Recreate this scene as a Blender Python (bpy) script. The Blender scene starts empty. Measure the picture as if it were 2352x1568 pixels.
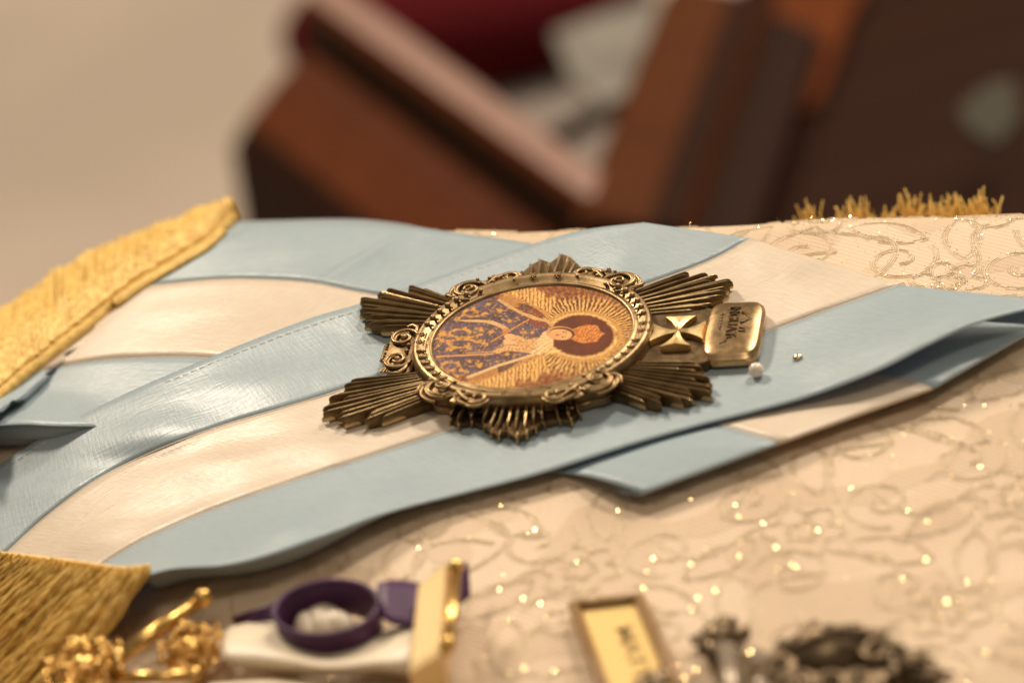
import bpy, bmesh, math, random
import numpy as np
from mathutils import Vector, Matrix, noise
random.seed(7)
rng = np.random.default_rng(7)
S = bpy.context.scene
COL = S.collection

# ------------------------------------------------------------------ camera, world, lamps, exposure
EL = math.radians(32.7); ROLL = math.radians(11.1); DIST = 0.85; WID = 0.2352
FWD = Vector((0, math.cos(EL), -math.sin(EL))); U0 = Vector((0, math.sin(EL), math.cos(EL))); X0 = Vector((1, 0, 0))
RGT = math.cos(ROLL)*X0 - math.sin(ROLL)*U0; UPV = math.cos(ROLL)*U0 + math.sin(ROLL)*X0
CAM = -DIST*FWD
cam_d = bpy.data.cameras.new('camera'); cam = bpy.data.objects.new('camera', cam_d); COL.objects.link(cam)
M = Matrix((RGT, UPV, -FWD)).transposed().to_4x4(); M.translation = CAM
cam.matrix_world = M
cam_d.sensor_width = 36; cam_d.lens = 36*DIST/WID
cam_d.clip_start = 0.05; cam_d.clip_end = 60
cam_d.dof.use_dof = True; cam_d.dof.focus_distance = 0.845; cam_d.dof.aperture_fstop = 7.4; cam_d.dof.aperture_blades = 0
S.camera = cam

W = bpy.data.worlds.new('World'); S.world = W; W.use_nodes = True
bg = W.node_tree.nodes['Background']; bg.inputs[0].default_value = (1.0, 0.82, 0.64, 1); bg.inputs[1].default_value = 0.16

def area(name, loc, target, size, power, color):
    l = bpy.data.lights.new(name, 'AREA'); l.shape = 'DISK'; l.size = size; l.energy = power; l.color = color
    o = bpy.data.objects.new(name, l); COL.objects.link(o); o.location = loc
    o.rotation_euler = (Vector(target) - Vector(loc)).to_track_quat('-Z', 'Y').to_euler()
    return o
area('lamp_left', (-0.75, 1.50, 1.30), (-.03, 0, 0), 0.34, 30, (1.0, 0.85, 0.67))
area('lamp_right', (0.95, 1.15, 1.60), (0, 0, 0), 0.34, 25, (1.0, 0.87, 0.72))
area('lamp_front', (0.15, -0.75, 2.0), (0, 0, 0), 0.6, 7, (1.0, 0.86, 0.70))
area('lamp_sheen_fill', (1.55, 1.75, 1.15), (0, 0, 0), 0.9, 17, (1.0, 0.84, 0.68))  # added soft fill lamp for sheen on tab and satin, no altar modelled

S.view_settings.view_transform = 'Standard'; S.view_settings.look = 'None'; S.view_settings.gamma = 1
S.view_settings.use_curve_mapping = False; S.view_settings.exposure = 0.15
S.render.engine = 'CYCLES'
S.cycles.max_bounces = 8; S.cycles.sample_clamp_indirect = 20

# ------------------------------------------------------------------ helpers
KPX = WID/2352/DIST
def ray(px, py): return FWD + RGT*float((px-1176)*KPX) - UPV*float((py-784)*KPX)
def at(px, py, z=0.0):
    v = ray(px, py); t = (float(z)-CAM.z)/v.z
    return CAM + v*t
# far border of the cushion, as y over x (metres)
EX = np.array([-.20, -.16, -.12, -.095, -.075, -.058, -.03, .005, .06, .123, .22]); EY = np.array([.000, .022, .046, .063, .075, .0795, .067, .0515, .0345, .0168, -.010])
def edge_y(x): return float(np.interp(x, EX, EY))
def H(x, y):
    """height of the cushion's top over the plane of the medal"""
    z = 0.0
    if x < -.045: z -= (-.045-x)**2/(2*.155)
    s = y - edge_y(x) + .010
    R = .019
    if s > 0:
        if s < R*.96: z -= R - math.sqrt(R*R-s*s)
        else: z -= R*.72 + (s-R*.96)*3.4
    n = noise.noise(Vector((x*26, y*26, .3)))*.0011 + noise.noise(Vector((x*9, y*9, 5.1)))*.0016
    d2 = (x*x + (y)**2)/.05**2
    return z + n*min(1, d2*.5)
def on(px, py, off=0.0):
    """point of the layer lying `off` over the cushion"""
    v = ray(px, py)
    f = lambda t: (CAM.z+t*v.z) - H(CAM.x+t*v.x, CAM.y+t*v.y) - off
    t0 = (.035-CAM.z)/v.z; t1 = (-.07-CAM.z)/v.z
    n = 64; a = t0; fa = f(a); hit = None
    for i in range(1, n+1):
        b = t0+(t1-t0)*i/n; fb = f(b)
        if fb <= 0: hit = (a, b); break
        a, fa = b, fb
    if hit is None:
        return CAM + v*((off-.012-CAM.z)/v.z)
    a, b = hit
    for _ in range(18):
        m = (a+b)/2
        if f(m) > 0: a = m
        else: b = m
    return CAM + v*((a+b)/2)

def srgb(r, g, b):
    f = lambda c: (c/255/12.92) if c <= 10 else ((c/255+.055)/1.055)**2.4
    return (f(r), f(g), f(b), 1)

def mesh_obj(name, verts, faces, mat=None, parent=None, smooth=True, kind=None):
    me = bpy.data.meshes.new(name)
    me.from_pydata([tuple(v) for v in verts], [], faces); me.update()
    if smooth: me.polygons.foreach_set('use_smooth', [True]*len(me.polygons))
    if mat:
        for m in (mat if isinstance(mat, (list, tuple)) else [mat]): me.materials.append(m)
    o = bpy.data.objects.new(name, me); COL.objects.link(o)
    if parent: o.parent = parent
    if kind: o['kind'] = kind
    return o
def tag(o, label, cat, group=None):
    o['label'] = label; o['category'] = cat
    if group: o['group'] = group
    return o
def empty(name, loc, rz=0.0):
    o = bpy.data.objects.new(name, None); COL.objects.link(o); o.location = loc; o.rotation_euler = (0, 0, rz)
    o.empty_display_size = .01
    return o

class MB:
    def __init__(s): s.v = []; s.f = []; s.mi = []
    def add(s, vs, fs, mi=0):
        b = len(s.v); s.v += [Vector(v) for v in vs]; s.f += [tuple(i+b for i in f) for f in fs]; s.mi += [mi]*len(fs)
    def tube(s, pts, r, sides=6, mi=0, flat=1.0, cap=True):
        pts = [Vector(p) for p in pts]; n = len(pts)
        rs = r if isinstance(r, (list, tuple)) else [r]*n
        vs = []; up = Vector((0, 0, 1))
        for i, p in enumerate(pts):
            t = (pts[min(i+1, n-1)] - pts[max(i-1, 0)])
            t = t.normalized() if t.length > 1e-9 else Vector((1, 0, 0))
            a = t.cross(up)
            if a.length < 1e-4: a = t.cross(Vector((0, 1, 0)))
            a.normalize(); b = a.cross(t).normalized()
            for k in range(sides):
                w = 2*math.pi*k/sides
                vs.append(p + a*(math.cos(w)*rs[i]) + b*(math.sin(w)*rs[i]*flat))
        fs = []
        for i in range(n-1):
            for k in range(sides):
                k2 = (k+1) % sides
                fs.append((i*sides+k, i*sides+k2, (i+1)*sides+k2, (i+1)*sides+k))
        if cap:
            fs.append(tuple(reversed(range(sides)))); fs.append(tuple((n-1)*sides+k for k in range(sides)))
        s.add(vs, fs, mi)
    def prism(s, poly, z0, z1, mi=0, bevel=0.0):
        """poly: list of (x, y), counter-clockwise"""
        n = len(poly); vs = []
        c = Vector((sum(p[0] for p in poly)/n, sum(p[1] for p in poly)/n))
        rings = [(0, z0), (0, z1-bevel), (bevel, z1)] if bevel else [(0, z0), (0, z1)]
        for ins, z in rings:
            for i in range(n):
                p = Vector(poly[i][:2])
                if ins:
                    a = (Vector(poly[i][:2])-Vector(poly[i-1][:2])); b = (Vector(poly[(i+1) % n][:2])-p)
                    nn = (a.normalized()+b.normalized()); nn = Vector((-nn.y, nn.x))
                    if nn.length > 1e-6: p = p + nn.normalized()*ins
                vs.append((p.x, p.y, z))
        fs = []
        for r in range(len(rings)-1):
            for i in range(n):
                j = (i+1) % n
                fs.append((r*n+i, r*n+j, (r+1)*n+j, (r+1)*n+i))
        fs.append(tuple((len(rings)-1)*n+i for i in range(n))); fs.append(tuple(reversed(range(n))))
        s.add(vs, fs, mi)
    def box(s, c, size, rz=0, mi=0):
        x, y, z = [q/2 for q in size]; R = Matrix.Rotation(rz, 3, 'Z'); c = Vector(c)
        vs = [c + R @ Vector((sx*x, sy*y, sz*z)) for sz in (-1, 1) for sx, sy in ((-1, -1), (1, -1), (1, 1), (-1, 1))]
        s.add(vs, [(3, 2, 1, 0), (4, 5, 6, 7), (0, 1, 5, 4), (1, 2, 6, 5), (2, 3, 7, 6), (3, 0, 4, 7)], mi)
    def ball(s, c, r, seg=10, rings=6, sc=(1, 1, 1), rz=0, mi=0):
        c = Vector(c); R = Matrix.Rotation(rz, 3, 'Z'); vs = []; fs = []
        for i in range(rings+1):
            th = math.pi*i/rings
            for k in range(seg):
                ph = 2*math.pi*k/seg
                vs.append(c + R @ Vector((r*sc[0]*math.sin(th)*math.cos(ph), r*sc[1]*math.sin(th)*math.sin(ph), r*sc[2]*math.cos(th))))
        for i in range(rings):
            for k in range(seg):
                k2 = (k+1) % seg
                fs.append((i*seg+k, (i+1)*seg+k, (i+1)*seg+k2, i*seg+k2))
        s.add(vs, fs, mi)
    def build(s, name, mat, parent=None, smooth=True, kind=None, scale=1.0):
        o = mesh_obj(name, [v*scale for v in s.v] if scale != 1 else s.v, s.f, mat, parent, smooth, kind)
        if any(s.mi): o.data.polygons.foreach_set('material_index', s.mi)
        return o
def smooth_by_angle(o, deg=35):
    o.data.polygons.foreach_set('use_smooth', [True]*len(o.data.polygons))
    try: o.data.set_sharp_from_angle(angle=math.radians(deg))
    except Exception: pass
    return o
def resample(pts, n):
    """Catmull-Rom through px points, n samples evenly spaced along the chord length"""
    P = np.array(pts, float)
    Q = np.vstack([2*P[0]-P[1], P, 2*P[-1]-P[-2]])
    out = []
    for i in range(1, len(Q)-2):
        for t in np.linspace(0, 1, 20, endpoint=False):
            a, b, c, d = Q[i-1], Q[i], Q[i+1], Q[i+2]
            out.append(.5*((2*b)+(c-a)*t+(2*a-5*b+4*c-d)*t*t+(-a+3*b-3*c+d)*t**3))
    out.append(P[-1]); out = np.array(out)
    L = np.concatenate([[0], np.cumsum(np.linalg.norm(np.diff(out, axis=0), axis=1))])
    s = np.linspace(0, L[-1], n)
    return np.stack([np.interp(s, L, out[:, k]) for k in range(out.shape[1])], 1)
def sst(a, b, x):
    t = min(1, max(0, (x-a)/(b-a))); return t*t*(3-2*t)

# ------------------------------------------------------------------ materials
def mat(name, base, rough=.5, metal=0.0, **kw):
    m = bpy.data.materials.new(name); m.use_nodes = True
    nt = m.node_tree; b = nt.nodes['Principled BSDF']
    b.inputs['Base Color'].default_value = (*base[:3], 1); b.inputs['Roughness'].default_value = rough; b.inputs['Metallic'].default_value = metal
    for k, v in kw.items(): b.inputs[k.replace('_', ' ')].default_value = v
    return m, nt, b
def N(nt, t, **kw):
    n = nt.nodes.new(t)
    for k, v in kw.items():
        if k in n.inputs: n.inputs[k].default_value = v
        else: setattr(n, k, v)
    return n
def vary(nt, b, base, amount, scale, detail=4, base2=None, coord='Object'):
    """noise between two close colours in the base colour"""
    tc = N(nt, 'ShaderNodeTexCoord'); no = N(nt, 'ShaderNodeTexNoise'); no.inputs['Scale'].default_value = scale; no.inputs['Detail'].default_value = detail
    nt.links.new(tc.outputs[coord], no.inputs['Vector'])
    mx = N(nt, 'ShaderNodeMix', data_type='RGBA')
    base2 = base2 or tuple(c*(1-amount) for c in base[:3])
    mx.inputs[6].default_value = (*base[:3], 1); mx.inputs[7].default_value = (*base2[:3], 1)
    rp = N(nt, 'ShaderNodeValToRGB'); rp.color_ramp.elements[0].position = .35; rp.color_ramp.elements[1].position = .65
    nt.links.new(no.outputs['Fac'], rp.inputs[0]); nt.links.new(rp.outputs[0], mx.inputs[0]); nt.links.new(mx.outputs[2], b.inputs['Base Color'])
    return tc, no, mx
def bump(nt, b, height_socket, strength, dist):
    bp = N(nt, 'ShaderNodeBump'); bp.inputs['Strength'].default_value = strength; bp.inputs['Distance'].default_value = dist
    nt.links.new(height_socket, bp.inputs['Height']); nt.links.new(bp.outputs[0], b.inputs['Normal'])
    return bp

def satin(name, base, base2, through):
    m, nt, b = mat(name, base, .45, Sheen_Weight=.3, Sheen_Roughness=.35)
    b.inputs['Specular IOR Level'].default_value = .6
    b.inputs['Anisotropic'].default_value = .6
    b.inputs['Sheen Tint'].default_value = (1, .97, .92, 1)
    uv = N(nt, 'ShaderNodeUVMap')
    tg = N(nt, 'ShaderNodeTangent', direction_type='UV_MAP'); nt.links.new(tg.outputs[0], b.inputs['Tangent'])
    def nz(sc, scale, rot=0, detail=3):
        mp = N(nt, 'ShaderNodeMapping'); mp.inputs['Scale'].default_value = sc; mp.inputs['Rotation'].default_value = (0, 0, rot)
        nt.links.new(uv.outputs[0], mp.inputs[0])
        n_ = N(nt, 'ShaderNodeTexNoise'); n_.inputs['Scale'].default_value = scale; n_.inputs['Detail'].default_value = detail
        nt.links.new(mp.outputs[0], n_.inputs['Vector']); return n_
    weft = nz((1, .14, 1), 1500, .35); warp = nz((.2, 1, 1), 1100); cloud = nz((.5, 1.2, 1), 34)
    mx = N(nt, 'ShaderNodeMix', data_type='RGBA'); mx.inputs[6].default_value = (*base[:3], 1); mx.inputs[7].default_value = (*base2[:3], 1)
    av = N(nt, 'ShaderNodeMix', data_type='FLOAT'); av.inputs[0].default_value = .62
    nt.links.new(cloud.outputs['Fac'], av.inputs[2]); nt.links.new(weft.outputs['Fac'], av.inputs[3])
    rp = N(nt, 'ShaderNodeMapRange'); rp.inputs[1].default_value = .38; rp.inputs[2].default_value = .62; nt.links.new(av.outputs[0], rp.inputs[0])
    nt.links.new(rp.outputs[0], mx.inputs[0]); nt.links.new(mx.outputs[2], b.inputs['Base Color'])
    ad = N(nt, 'ShaderNodeMath', operation='ADD'); nt.links.new(weft.outputs['Fac'], ad.inputs[0]); nt.links.new(warp.outputs['Fac'], ad.inputs[1])
    b1 = N(nt, 'ShaderNodeBump'); b1.inputs['Strength'].default_value = .16; b1.inputs['Distance'].default_value = .0016; nt.links.new(cloud.outputs['Fac'], b1.inputs['Height'])
    b2 = bump(nt, b, ad.outputs[0], .45, .00018); nt.links.new(b1.outputs[0], b2.inputs['Normal'])
    mr = N(nt, 'ShaderNodeMapRange'); mr.inputs[3].default_value = .30; mr.inputs[4].default_value = .48
    nt.links.new(warp.outputs['Fac'], mr.inputs[0]); nt.links.new(mr.outputs[0], b.inputs['Roughness'])
    tl = N(nt, 'ShaderNodeBsdfTranslucent'); tl.inputs['Color'].default_value = (*through, 1)      # thin cloth lets some light through
    ms = N(nt, 'ShaderNodeMixShader'); ms.inputs[0].default_value = .16
    out = nt.nodes['Material Output']; nt.links.new(b.outputs[0], ms.inputs[1]); nt.links.new(tl.outputs[0], ms.inputs[2]); nt.links.new(ms.outputs[0], out.inputs['Surface'])
    return m
SATIN_BLUE = satin('satin_blue', (.46, .55, .575), (.395, .49, .52), (.22, .52, .85))
SATIN_WHITE = satin('satin_white', (.85, .73, .575), (.77, .645, .49), (.85, .68, .45))
SEAM, _nt, _b = mat('seam_thread', (.62, .55, .47), .6)

def brocade():
    m, nt, b = mat('brocade', (.76, .62, .46), .6, Sheen_Weight=.15)
    tc, no, mx = vary(nt, b, (.76, .59, .41), .1, 26, base2=(.69, .52, .35))
    wv = N(nt, 'ShaderNodeTexWave'); wv.inputs['Scale'].default_value = 330; wv.inputs['Distortion'].default_value = 1.2; wv.bands_direction = 'DIAGONAL'
    nt.links.new(tc.outputs['Object'], wv.inputs[0])
    n2 = N(nt, 'ShaderNodeTexNoise'); n2.inputs['Scale'].default_value = 1100; n2.inputs['Detail'].default_value = 2
    nt.links.new(tc.outputs['Object'], n2.inputs['Vector'])
    ad = N(nt, 'ShaderNodeMath', operation='ADD'); nt.links.new(wv.outputs['Fac'], ad.inputs[0]); nt.links.new(n2.outputs['Fac'], ad.inputs[1])
    b2 = bump(nt, b, ad.outputs[0], .35, .0002)
    # woven tone-on-tone figure: slow swirls a shade lighter and slightly raised
    sw = N(nt, 'ShaderNodeTexWave', wave_type='RINGS'); sw.inputs['Scale'].default_value = 9; sw.inputs['Distortion'].default_value = 9; sw.inputs['Detail'].default_value = 1.5; sw.inputs['Detail Scale'].default_value = 3.0
    nt.links.new(tc.outputs['Object'], sw.inputs[0])
    rp = N(nt, 'ShaderNodeValToRGB'); rp.color_ramp.elements[0].position = .45; rp.color_ramp.elements[1].position = .6; nt.links.new(sw.outputs['Fac'], rp.inputs[0])
    m2 = N(nt, 'ShaderNodeMix', data_type='RGBA', blend_type='MULTIPLY'); m2.inputs[7].default_value = (.90, .875, .84, 1)
    nt.links.new(rp.outputs[0], m2.inputs[0]); nt.links.new(mx.outputs[2], m2.inputs[6]); nt.links.new(m2.outputs[2], b.inputs['Base Color'])
    b3 = N(nt, 'ShaderNodeBump'); b3.inputs['Strength'].default_value = .4; b3.inputs['Distance'].default_value = .0004; nt.links.new(rp.outputs[0], b3.inputs['Height']); nt.links.new(b3.outputs[0], b2.inputs['Normal'])
    return m
BROCADE = brocade()
THREAD, _nt, _b = mat('brocade_gold_thread', (.62, .46, .25), .45, .08)
vary(_nt, _b, (.76, .59, .38), .15, 700)
RIB, _nt, _b = mat('brocade_rib', (.80, .66, .50), .5)
FLAKE, _nt, _b = mat('lurex_flake', (1.0, .72, .34), .14, 1.0)

def brass(name, hi, lo, rough, scale=260):
    m, nt, b = mat(name, hi, rough, 1.0)
    tc, no, mx = vary(nt, b, hi, .4, scale, 5, base2=lo)
    n2 = N(nt, 'ShaderNodeTexNoise'); n2.inputs['Scale'].default_value = scale*6; n2.inputs['Detail'].default_value = 4
    nt.links.new(tc.outputs['Object'], n2.inputs['Vector'])
    bump(nt, b, n2.outputs['Fac'], .25, .00012)
    mr = N(nt, 'ShaderNodeMapRange'); mr.inputs[3].default_value = rough-.10; mr.inputs[4].default_value = rough+.14
    nt.links.new(n2.outputs['Fac'], mr.inputs[0]); nt.links.new(mr.outputs[0], b.inputs['Roughness'])
    return m
BRASS = brass('antique_brass', (.42, .29, .15), (.25, .16, .075), .40)
BRASS_TAB = brass('polished_brass', (.55, .38, .20), (.44, .29, .14), .30, 120)
PATINA = brass('brown_patina', (.20, .13, .06), (.12, .075, .036), .46)
RAY_BRASS = brass('ray_brass', (.62, .45, .23), (.42, .29, .14), .30)
LETTER, _nt, _b = mat('dark_letter', (.13, .08, .04), .4, .9)
GOLD_FRINGE, _nt, _b = mat('gold_fringe_thread', (.80, .52, .13), .45, .1)
vary(_nt, _b, (.94, .65, .20), .3, 500, base2=(.64, .40, .085))
GOLD, _nt, _b = mat('yellow_gold', (.83, .53, .17), .27, 1.0)
vary(_nt, _b, (.86, .56, .20), .3, 300, base2=(.60, .36, .09))
PEARL, _nt, _b = mat('pearl', (.83, .71, .58), .22, 0, Coat_Weight=.6, Coat_Roughness=.1)
STEEL, _nt, _b = mat('pin_steel', (.62, .52, .38), .2, 1.0)
PURPLE, _nt, _b = mat('purple_ribbon', (.06, .014, .065), .5)
vary(_nt, _b, (.075, .014, .080), .3, 160, base2=(.046, .009, .048))
CREAM, _nt, _b = mat('white_ribbon', (.80, .68, .50), .45)
vary(_nt, _b, (.82, .70, .52), .1, 120)
PEWTER, _nt, _b = mat('dark_pewter', (.22, .16, .10), .38, .9)
vary(_nt, _b, (.24, .17, .10), .5, 300)
PLAQUE, _nt, _b = mat('plaque_gold', (.86, .60, .22), .45, .25)
PLAQUE_RIM, _nt, _b = mat('plaque_rim', (.27, .15, .05), .5, .2)
INK, _nt, _b = mat('plaque_ink', (.50, .33, .11), .6)

# ------------------------------------------------------------------ cushion
def build_cushion():
    xs = np.arange(-.190, .2001, .0022)
    qs = np.concatenate([np.arange(-.330, -.04, .0026), np.arange(-.04, .024, .0009)])
    vs = []; nx = len(xs); nq = len(qs)
    for q in qs:
        for x in xs:
            y = edge_y(x) + q
            vs.append((x, y, H(x, y)))
    fs = [(j*nx+i, j*nx+i+1, (j+1)*nx+i+1, (j+1)*nx+i) for j in range(nq-1) for i in range(nx-1)]
    # side walls and bottom: a closed body
    ring = [i for i in range(nx)] + [j*nx+nx-1 for j in range(1, nq)] + [(nq-1)*nx+i for i in range(nx-2, -1, -1)] + [j*nx for j in range(nq-2, 0, -1)]
    b0 = len(vs); zb = -.09
    for i in ring:
        vs.append((vs[i][0], vs[i][1], zb))
    n = len(ring)
    for k in range(n):
        k2 = (k+1) % n
        fs.append((ring[k2], ring[k], b0+k, b0+k2))
    fs.append(tuple(b0+k for k in range(n)))
    return mesh_obj('brocade_cushion', vs, fs, BROCADE)
cushion = build_cushion()
tag(cushion, 'cream brocade cushion with gold scroll pattern under the medals and ribbons', 'cushion')

def on_xy(x, y, off=0.0): return Vector((x, y, H(x, y)+off))
def visible_xy(x, y):
    p = on_xy(x, y) - CAM
    f = p.dot(FWD); return (1176 + p.dot(RGT)/f/KPX, 784 - p.dot(UPV)/f/KPX)

# gold scroll threads woven into the brocade
lines = []
def spiral(cx, cy, r0, r1, a0, turns, n=34):
    return [(cx+(r0+(r1-r0)*t)*math.cos(a0+turns*2*math.pi*t), cy+(r0+(r1-r0)*t)*math.sin(a0+turns*2*math.pi*t)) for t in np.linspace(0, 1, n)]
def flower(cx, cy, r, rot, n=6):
    return [(cx+r*(.62+.38*abs(math.sin(n/2*a)))*math.cos(a+rot), cy+r*(.62+.38*abs(math.sin(n/2*a)))*math.sin(a+rot)) for a in np.linspace(0, 2*math.pi, 70)]
def leaf(cx, cy, L, w, rot):
    o = []
    for t in np.linspace(0, 1, 18): o.append((t*L, w*math.sin(math.pi*t)**.8))
    for t in np.linspace(1, 0, 18): o.append((t*L, -w*math.sin(math.pi*t)**.8))
    c, s = math.cos(rot), math.sin(rot)
    return [(cx+a*c-b*s, cy+a*s+b*c) for a, b in o]
CELL = .047
for gi in range(-4, 5):
    for gj in range(-5, 4):
        cx = gi*CELL + (gj % 2)*CELL/2 + .006; cy = gj*CELL*.86 - .012
        if not (-.17 < cx < .18): continue
        o = rng.uniform(-.004, .004, 2); r = rng.uniform(-.2, .2)
        lines.append(flower(cx+o[0], cy+o[1], .0088, r))
        lines.append(flower(cx+o[0], cy+o[1], .0036, r+.4, 5))
        for k in range(3):
            a = r + k*2.094
            px, py = cx+.0165*math.cos(a), cy+.0165*math.sin(a)
            lines.append(spiral(px, py, .0014, .0092, a+2.4, 1.35))
            lines.append(leaf(cx+.011*math.cos(a+1.0), cy+.011*math.sin(a+1.0), .019, .0042, a+1.0+.35))
            lines.append([(cx+(.009+.024*t)*math.cos(a+.55+.5*math.sin(t*3)), cy+(.009+.024*t)*math.sin(a+.55+.5*math.sin(t*3))) for t in np.linspace(0, 1, 20)])
thr = MB(); flk = MB()
def flake(p, sx, sy, tilt):
    n = Vector((rng.normal(0, tilt), rng.normal(0, tilt), 1)).normalized()
    a = n.cross(Vector((math.cos(rng.uniform(0, 6.28)), math.sin(rng.uniform(0, 6.28)), 0))).normalized(); b = n.cross(a)
    q = [p+a*sx+b*sy, p-a*sx+b*sy, p-a*sx-b*sy, p+a*sx-b*sy]
    flk.add(q, [(0, 1, 2, 3)])
for ln in lines:
    seg = []
    for i, (x, y) in enumerate(ln):
        if y < edge_y(x)+.002:
            seg.append(on_xy(x, y, .00005))
    # three flat threads side by side, broken where they dive into the weave
    for sh in (-.00055, 0, .00055):
        i = int(rng.integers(0, 3))
        while i < len(seg)-1:
            L = int(rng.integers(3, 9)); part = seg[i:i+L+1]
            if len(part) > 1:
                off_ = []
                for q in range(len(part)):
                    t_ = part[min(q+1, len(part)-1)]-part[max(q-1, 0)]; t_ = Vector((-t_.y, t_.x, 0))
                    off_.append(part[q] + (t_.normalized()*sh if t_.length > 1e-9 else Vector()))
                thr.tube(off_, .00022, 5, flat=.11, cap=False)
            i += L + int(rng.integers(0, 3))
    for i in range(len(seg)-1):
        if rng.random() < (1.0 if seg[i].x > .07 else .5):
            p = seg[i].lerp(seg[i+1], rng.random()) + Vector((rng.normal(0, .0008), rng.normal(0, .0008), .00045))
            flake(p, .00008, .00016, .20)
for _ in range(3000):
    x = rng.uniform(-.12, .13); y = rng.uniform(-.15, .06)
    if y < edge_y(x)-.004: flake(on_xy(x, y, .0005), .00007, .00015, .24)
thr.build('gold_thread', THREAD, cushion, kind='stuff')
flk.build('lurex_glitter', FLAKE, cushion, smooth=False, kind='stuff')
# gold trim standing up behind the far border
tr = MB()
for k in range(190):
    px = float(rng.choice([1866, 1960, 2000, 2050, 2110, 2180, 2220, 2280])) + rng.normal(0, 17)
    hgt = -.0088 + rng.normal(0, .0016) + .004*max(0, noise.noise(Vector((px*.018, 0, 2))))*rng.uniform(.5, 1.2) + (.0035 if 1955 < px < 1985 or 2085 < px < 2125 else 0)*rng.uniform(.4, 1) + .0035*sst(2050, 2200, px)*rng.random()
    p = on(px, 500-.033*(px-1850), 0) ; p = p + Vector((0, .012, -.010))
    lean = Vector((rng.normal(.05, .22), rng.normal(.2, .2), 1)).normalized()
    q = p + lean*(hgt+.012)
    tr.tube([p, p.lerp(q, .5)+Vector((rng.normal(0, .0006), 0, 0)), q], [.00026, .00026, .0002], 4)
tr.build('gold_trim', GOLD_FRINGE, cushion, kind='stuff')

# ------------------------------------------------------------------ striped sash
sash = empty('striped_sash', (0, 0, 0))
tag(sash, 'folded light blue and white satin sash with gold fringed ends', 'sash')
def sheet(name, A, B, n, m, off, material, tail=None, wav=1.0):
    """ribbon stripe between two px border lines; off(u, v, px) = height over the cushion"""
    a = resample(A, n); b = resample(B, n)
    vs = []; uvs = []; fs = []
    rows = []
    for i in range(n):
        row = []
        for j in range(m):
            v = j/(m-1); p = a[i]*(1-v)+b[i]*v; u = i/(n-1)
            row.append(on(p[0], p[1], off(u, v, p[0], p[1])))
        rows.append(row)
    if tail:
        last, prev = rows[-1], rows[-3]
        dirs = [(l-q) for l, q in zip(last, prev)]
        dirs = [Vector((d.x, d.y, 0)).normalized() for d in dirs]
        for dx, dz in tail:
            rows.append([l + d*dx + Vector((0, 0, dz)) for l, d in zip(last, dirs)])
    nn = len(rows)
    acc = 0
    for i, row in enumerate(rows):
        if i: acc += (row[m//2]-rows[i-1][m//2]).length
        w = 0
        for j, p in enumerate(row):
            if j: w += (p-row[j-1]).length
            vs.append(p); uvs.append((acc, w))
    for i in range(nn-1):
        for j in range(m-1):
            fs.append((i*m+j, i*m+j+1, (i+1)*m+j+1, (i+1)*m+j))
    o = mesh_obj(name, vs, fs, material, sash)
    uvl = o.data.uv_layers.new(name='UVMap')
    idx = np.empty(len(o.data.loops), int); o.data.loops.foreach_get('vertex_index', idx)
    uvl.data.foreach_set('uv', np.array(uvs)[idx].ravel())
    sd = o.modifiers.new('thickness', 'SOLIDIFY'); sd.thickness = .00025; sd.offset = 1
    return o, rows

# lower layer: from the fringed end at the left, under the upper layer, out again at the right
A0 = [(520, 512), (640, 508), (790, 505), (900, 513), (1010, 531), (1120, 546), (1230, 563), (1500, 620), (1900, 703), (2200, 742), (2430, 722)]
A1 = [(312, 660), (480, 643), (600, 642), (720, 650), (830, 672), (1100, 718), (1500, 780), (1900, 842), (2060, 868), (2138, 889)]
A2 = [(70, 857), (200, 832), (300, 823), (480, 823), (800, 860), (1200, 915), (1620, 972), (1700, 990), (1785, 1015)]
A3 = [(-90, 985), (40, 976), (125, 979), (300, 985), (700, 1020), (1100, 1066), (1250, 1083), (1360, 1097), (1468, 1131)]
B3 = [(315, 1330), (400, 1307), (520, 1299), (620, 1276), (760, 1227), (900, 1177), (1080, 1131), (1240, 1089), (1460, 1020), (1620, 975), (1740, 945), (1880, 905), (2030, 846), (2130, 795), (2250, 742), (2430, 695)]
B3X = [p[0] for p in B3]; B3Y = [p[1] for p in B3]
def offA(px, py, v_near):
    o = .0008
    o += .0034*sst(-30, 70, py-float(np.interp(px, B3X, B3Y)))*sst(1200, 1400, px)          # lifted towards the right-hand fold
    o += .0085*v_near*(1-sst(60, 330, px))                               # near border lifted at the left
    o += .0012*math.exp(-((px-800)/150)**2)*(1-v_near)
    o += .0006*noise.noise(Vector((px*.006, py*.006, 3.3))) + .0003*noise.noise(Vector((px*.004, py*.022, 6.3)))
    if 500 < px < 1230: o -= .0006*sst(700, 900, px)
    return max(.0009, o)
N1 = 110
roll = [(.0002, -.0001), (.00025, -.0003), (.0001, -.0005), (-.002, -.0008), (-.006, -.0014)]
sheet('blue_stripe', A0, A1, N1, 12, lambda u, v, x, y: offA(x, y, 0), SATIN_BLUE, roll)
sheet('white_stripe', A1, A2, N1, 12, lambda u, v, x, y: offA(x, y, 0), SATIN_WHITE, roll)
_, rowsA3 = sheet('blue_stripe', A2, A3, N1, 12, lambda u, v, x, y: offA(x, y, v**3), SATIN_BLUE, roll)

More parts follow.
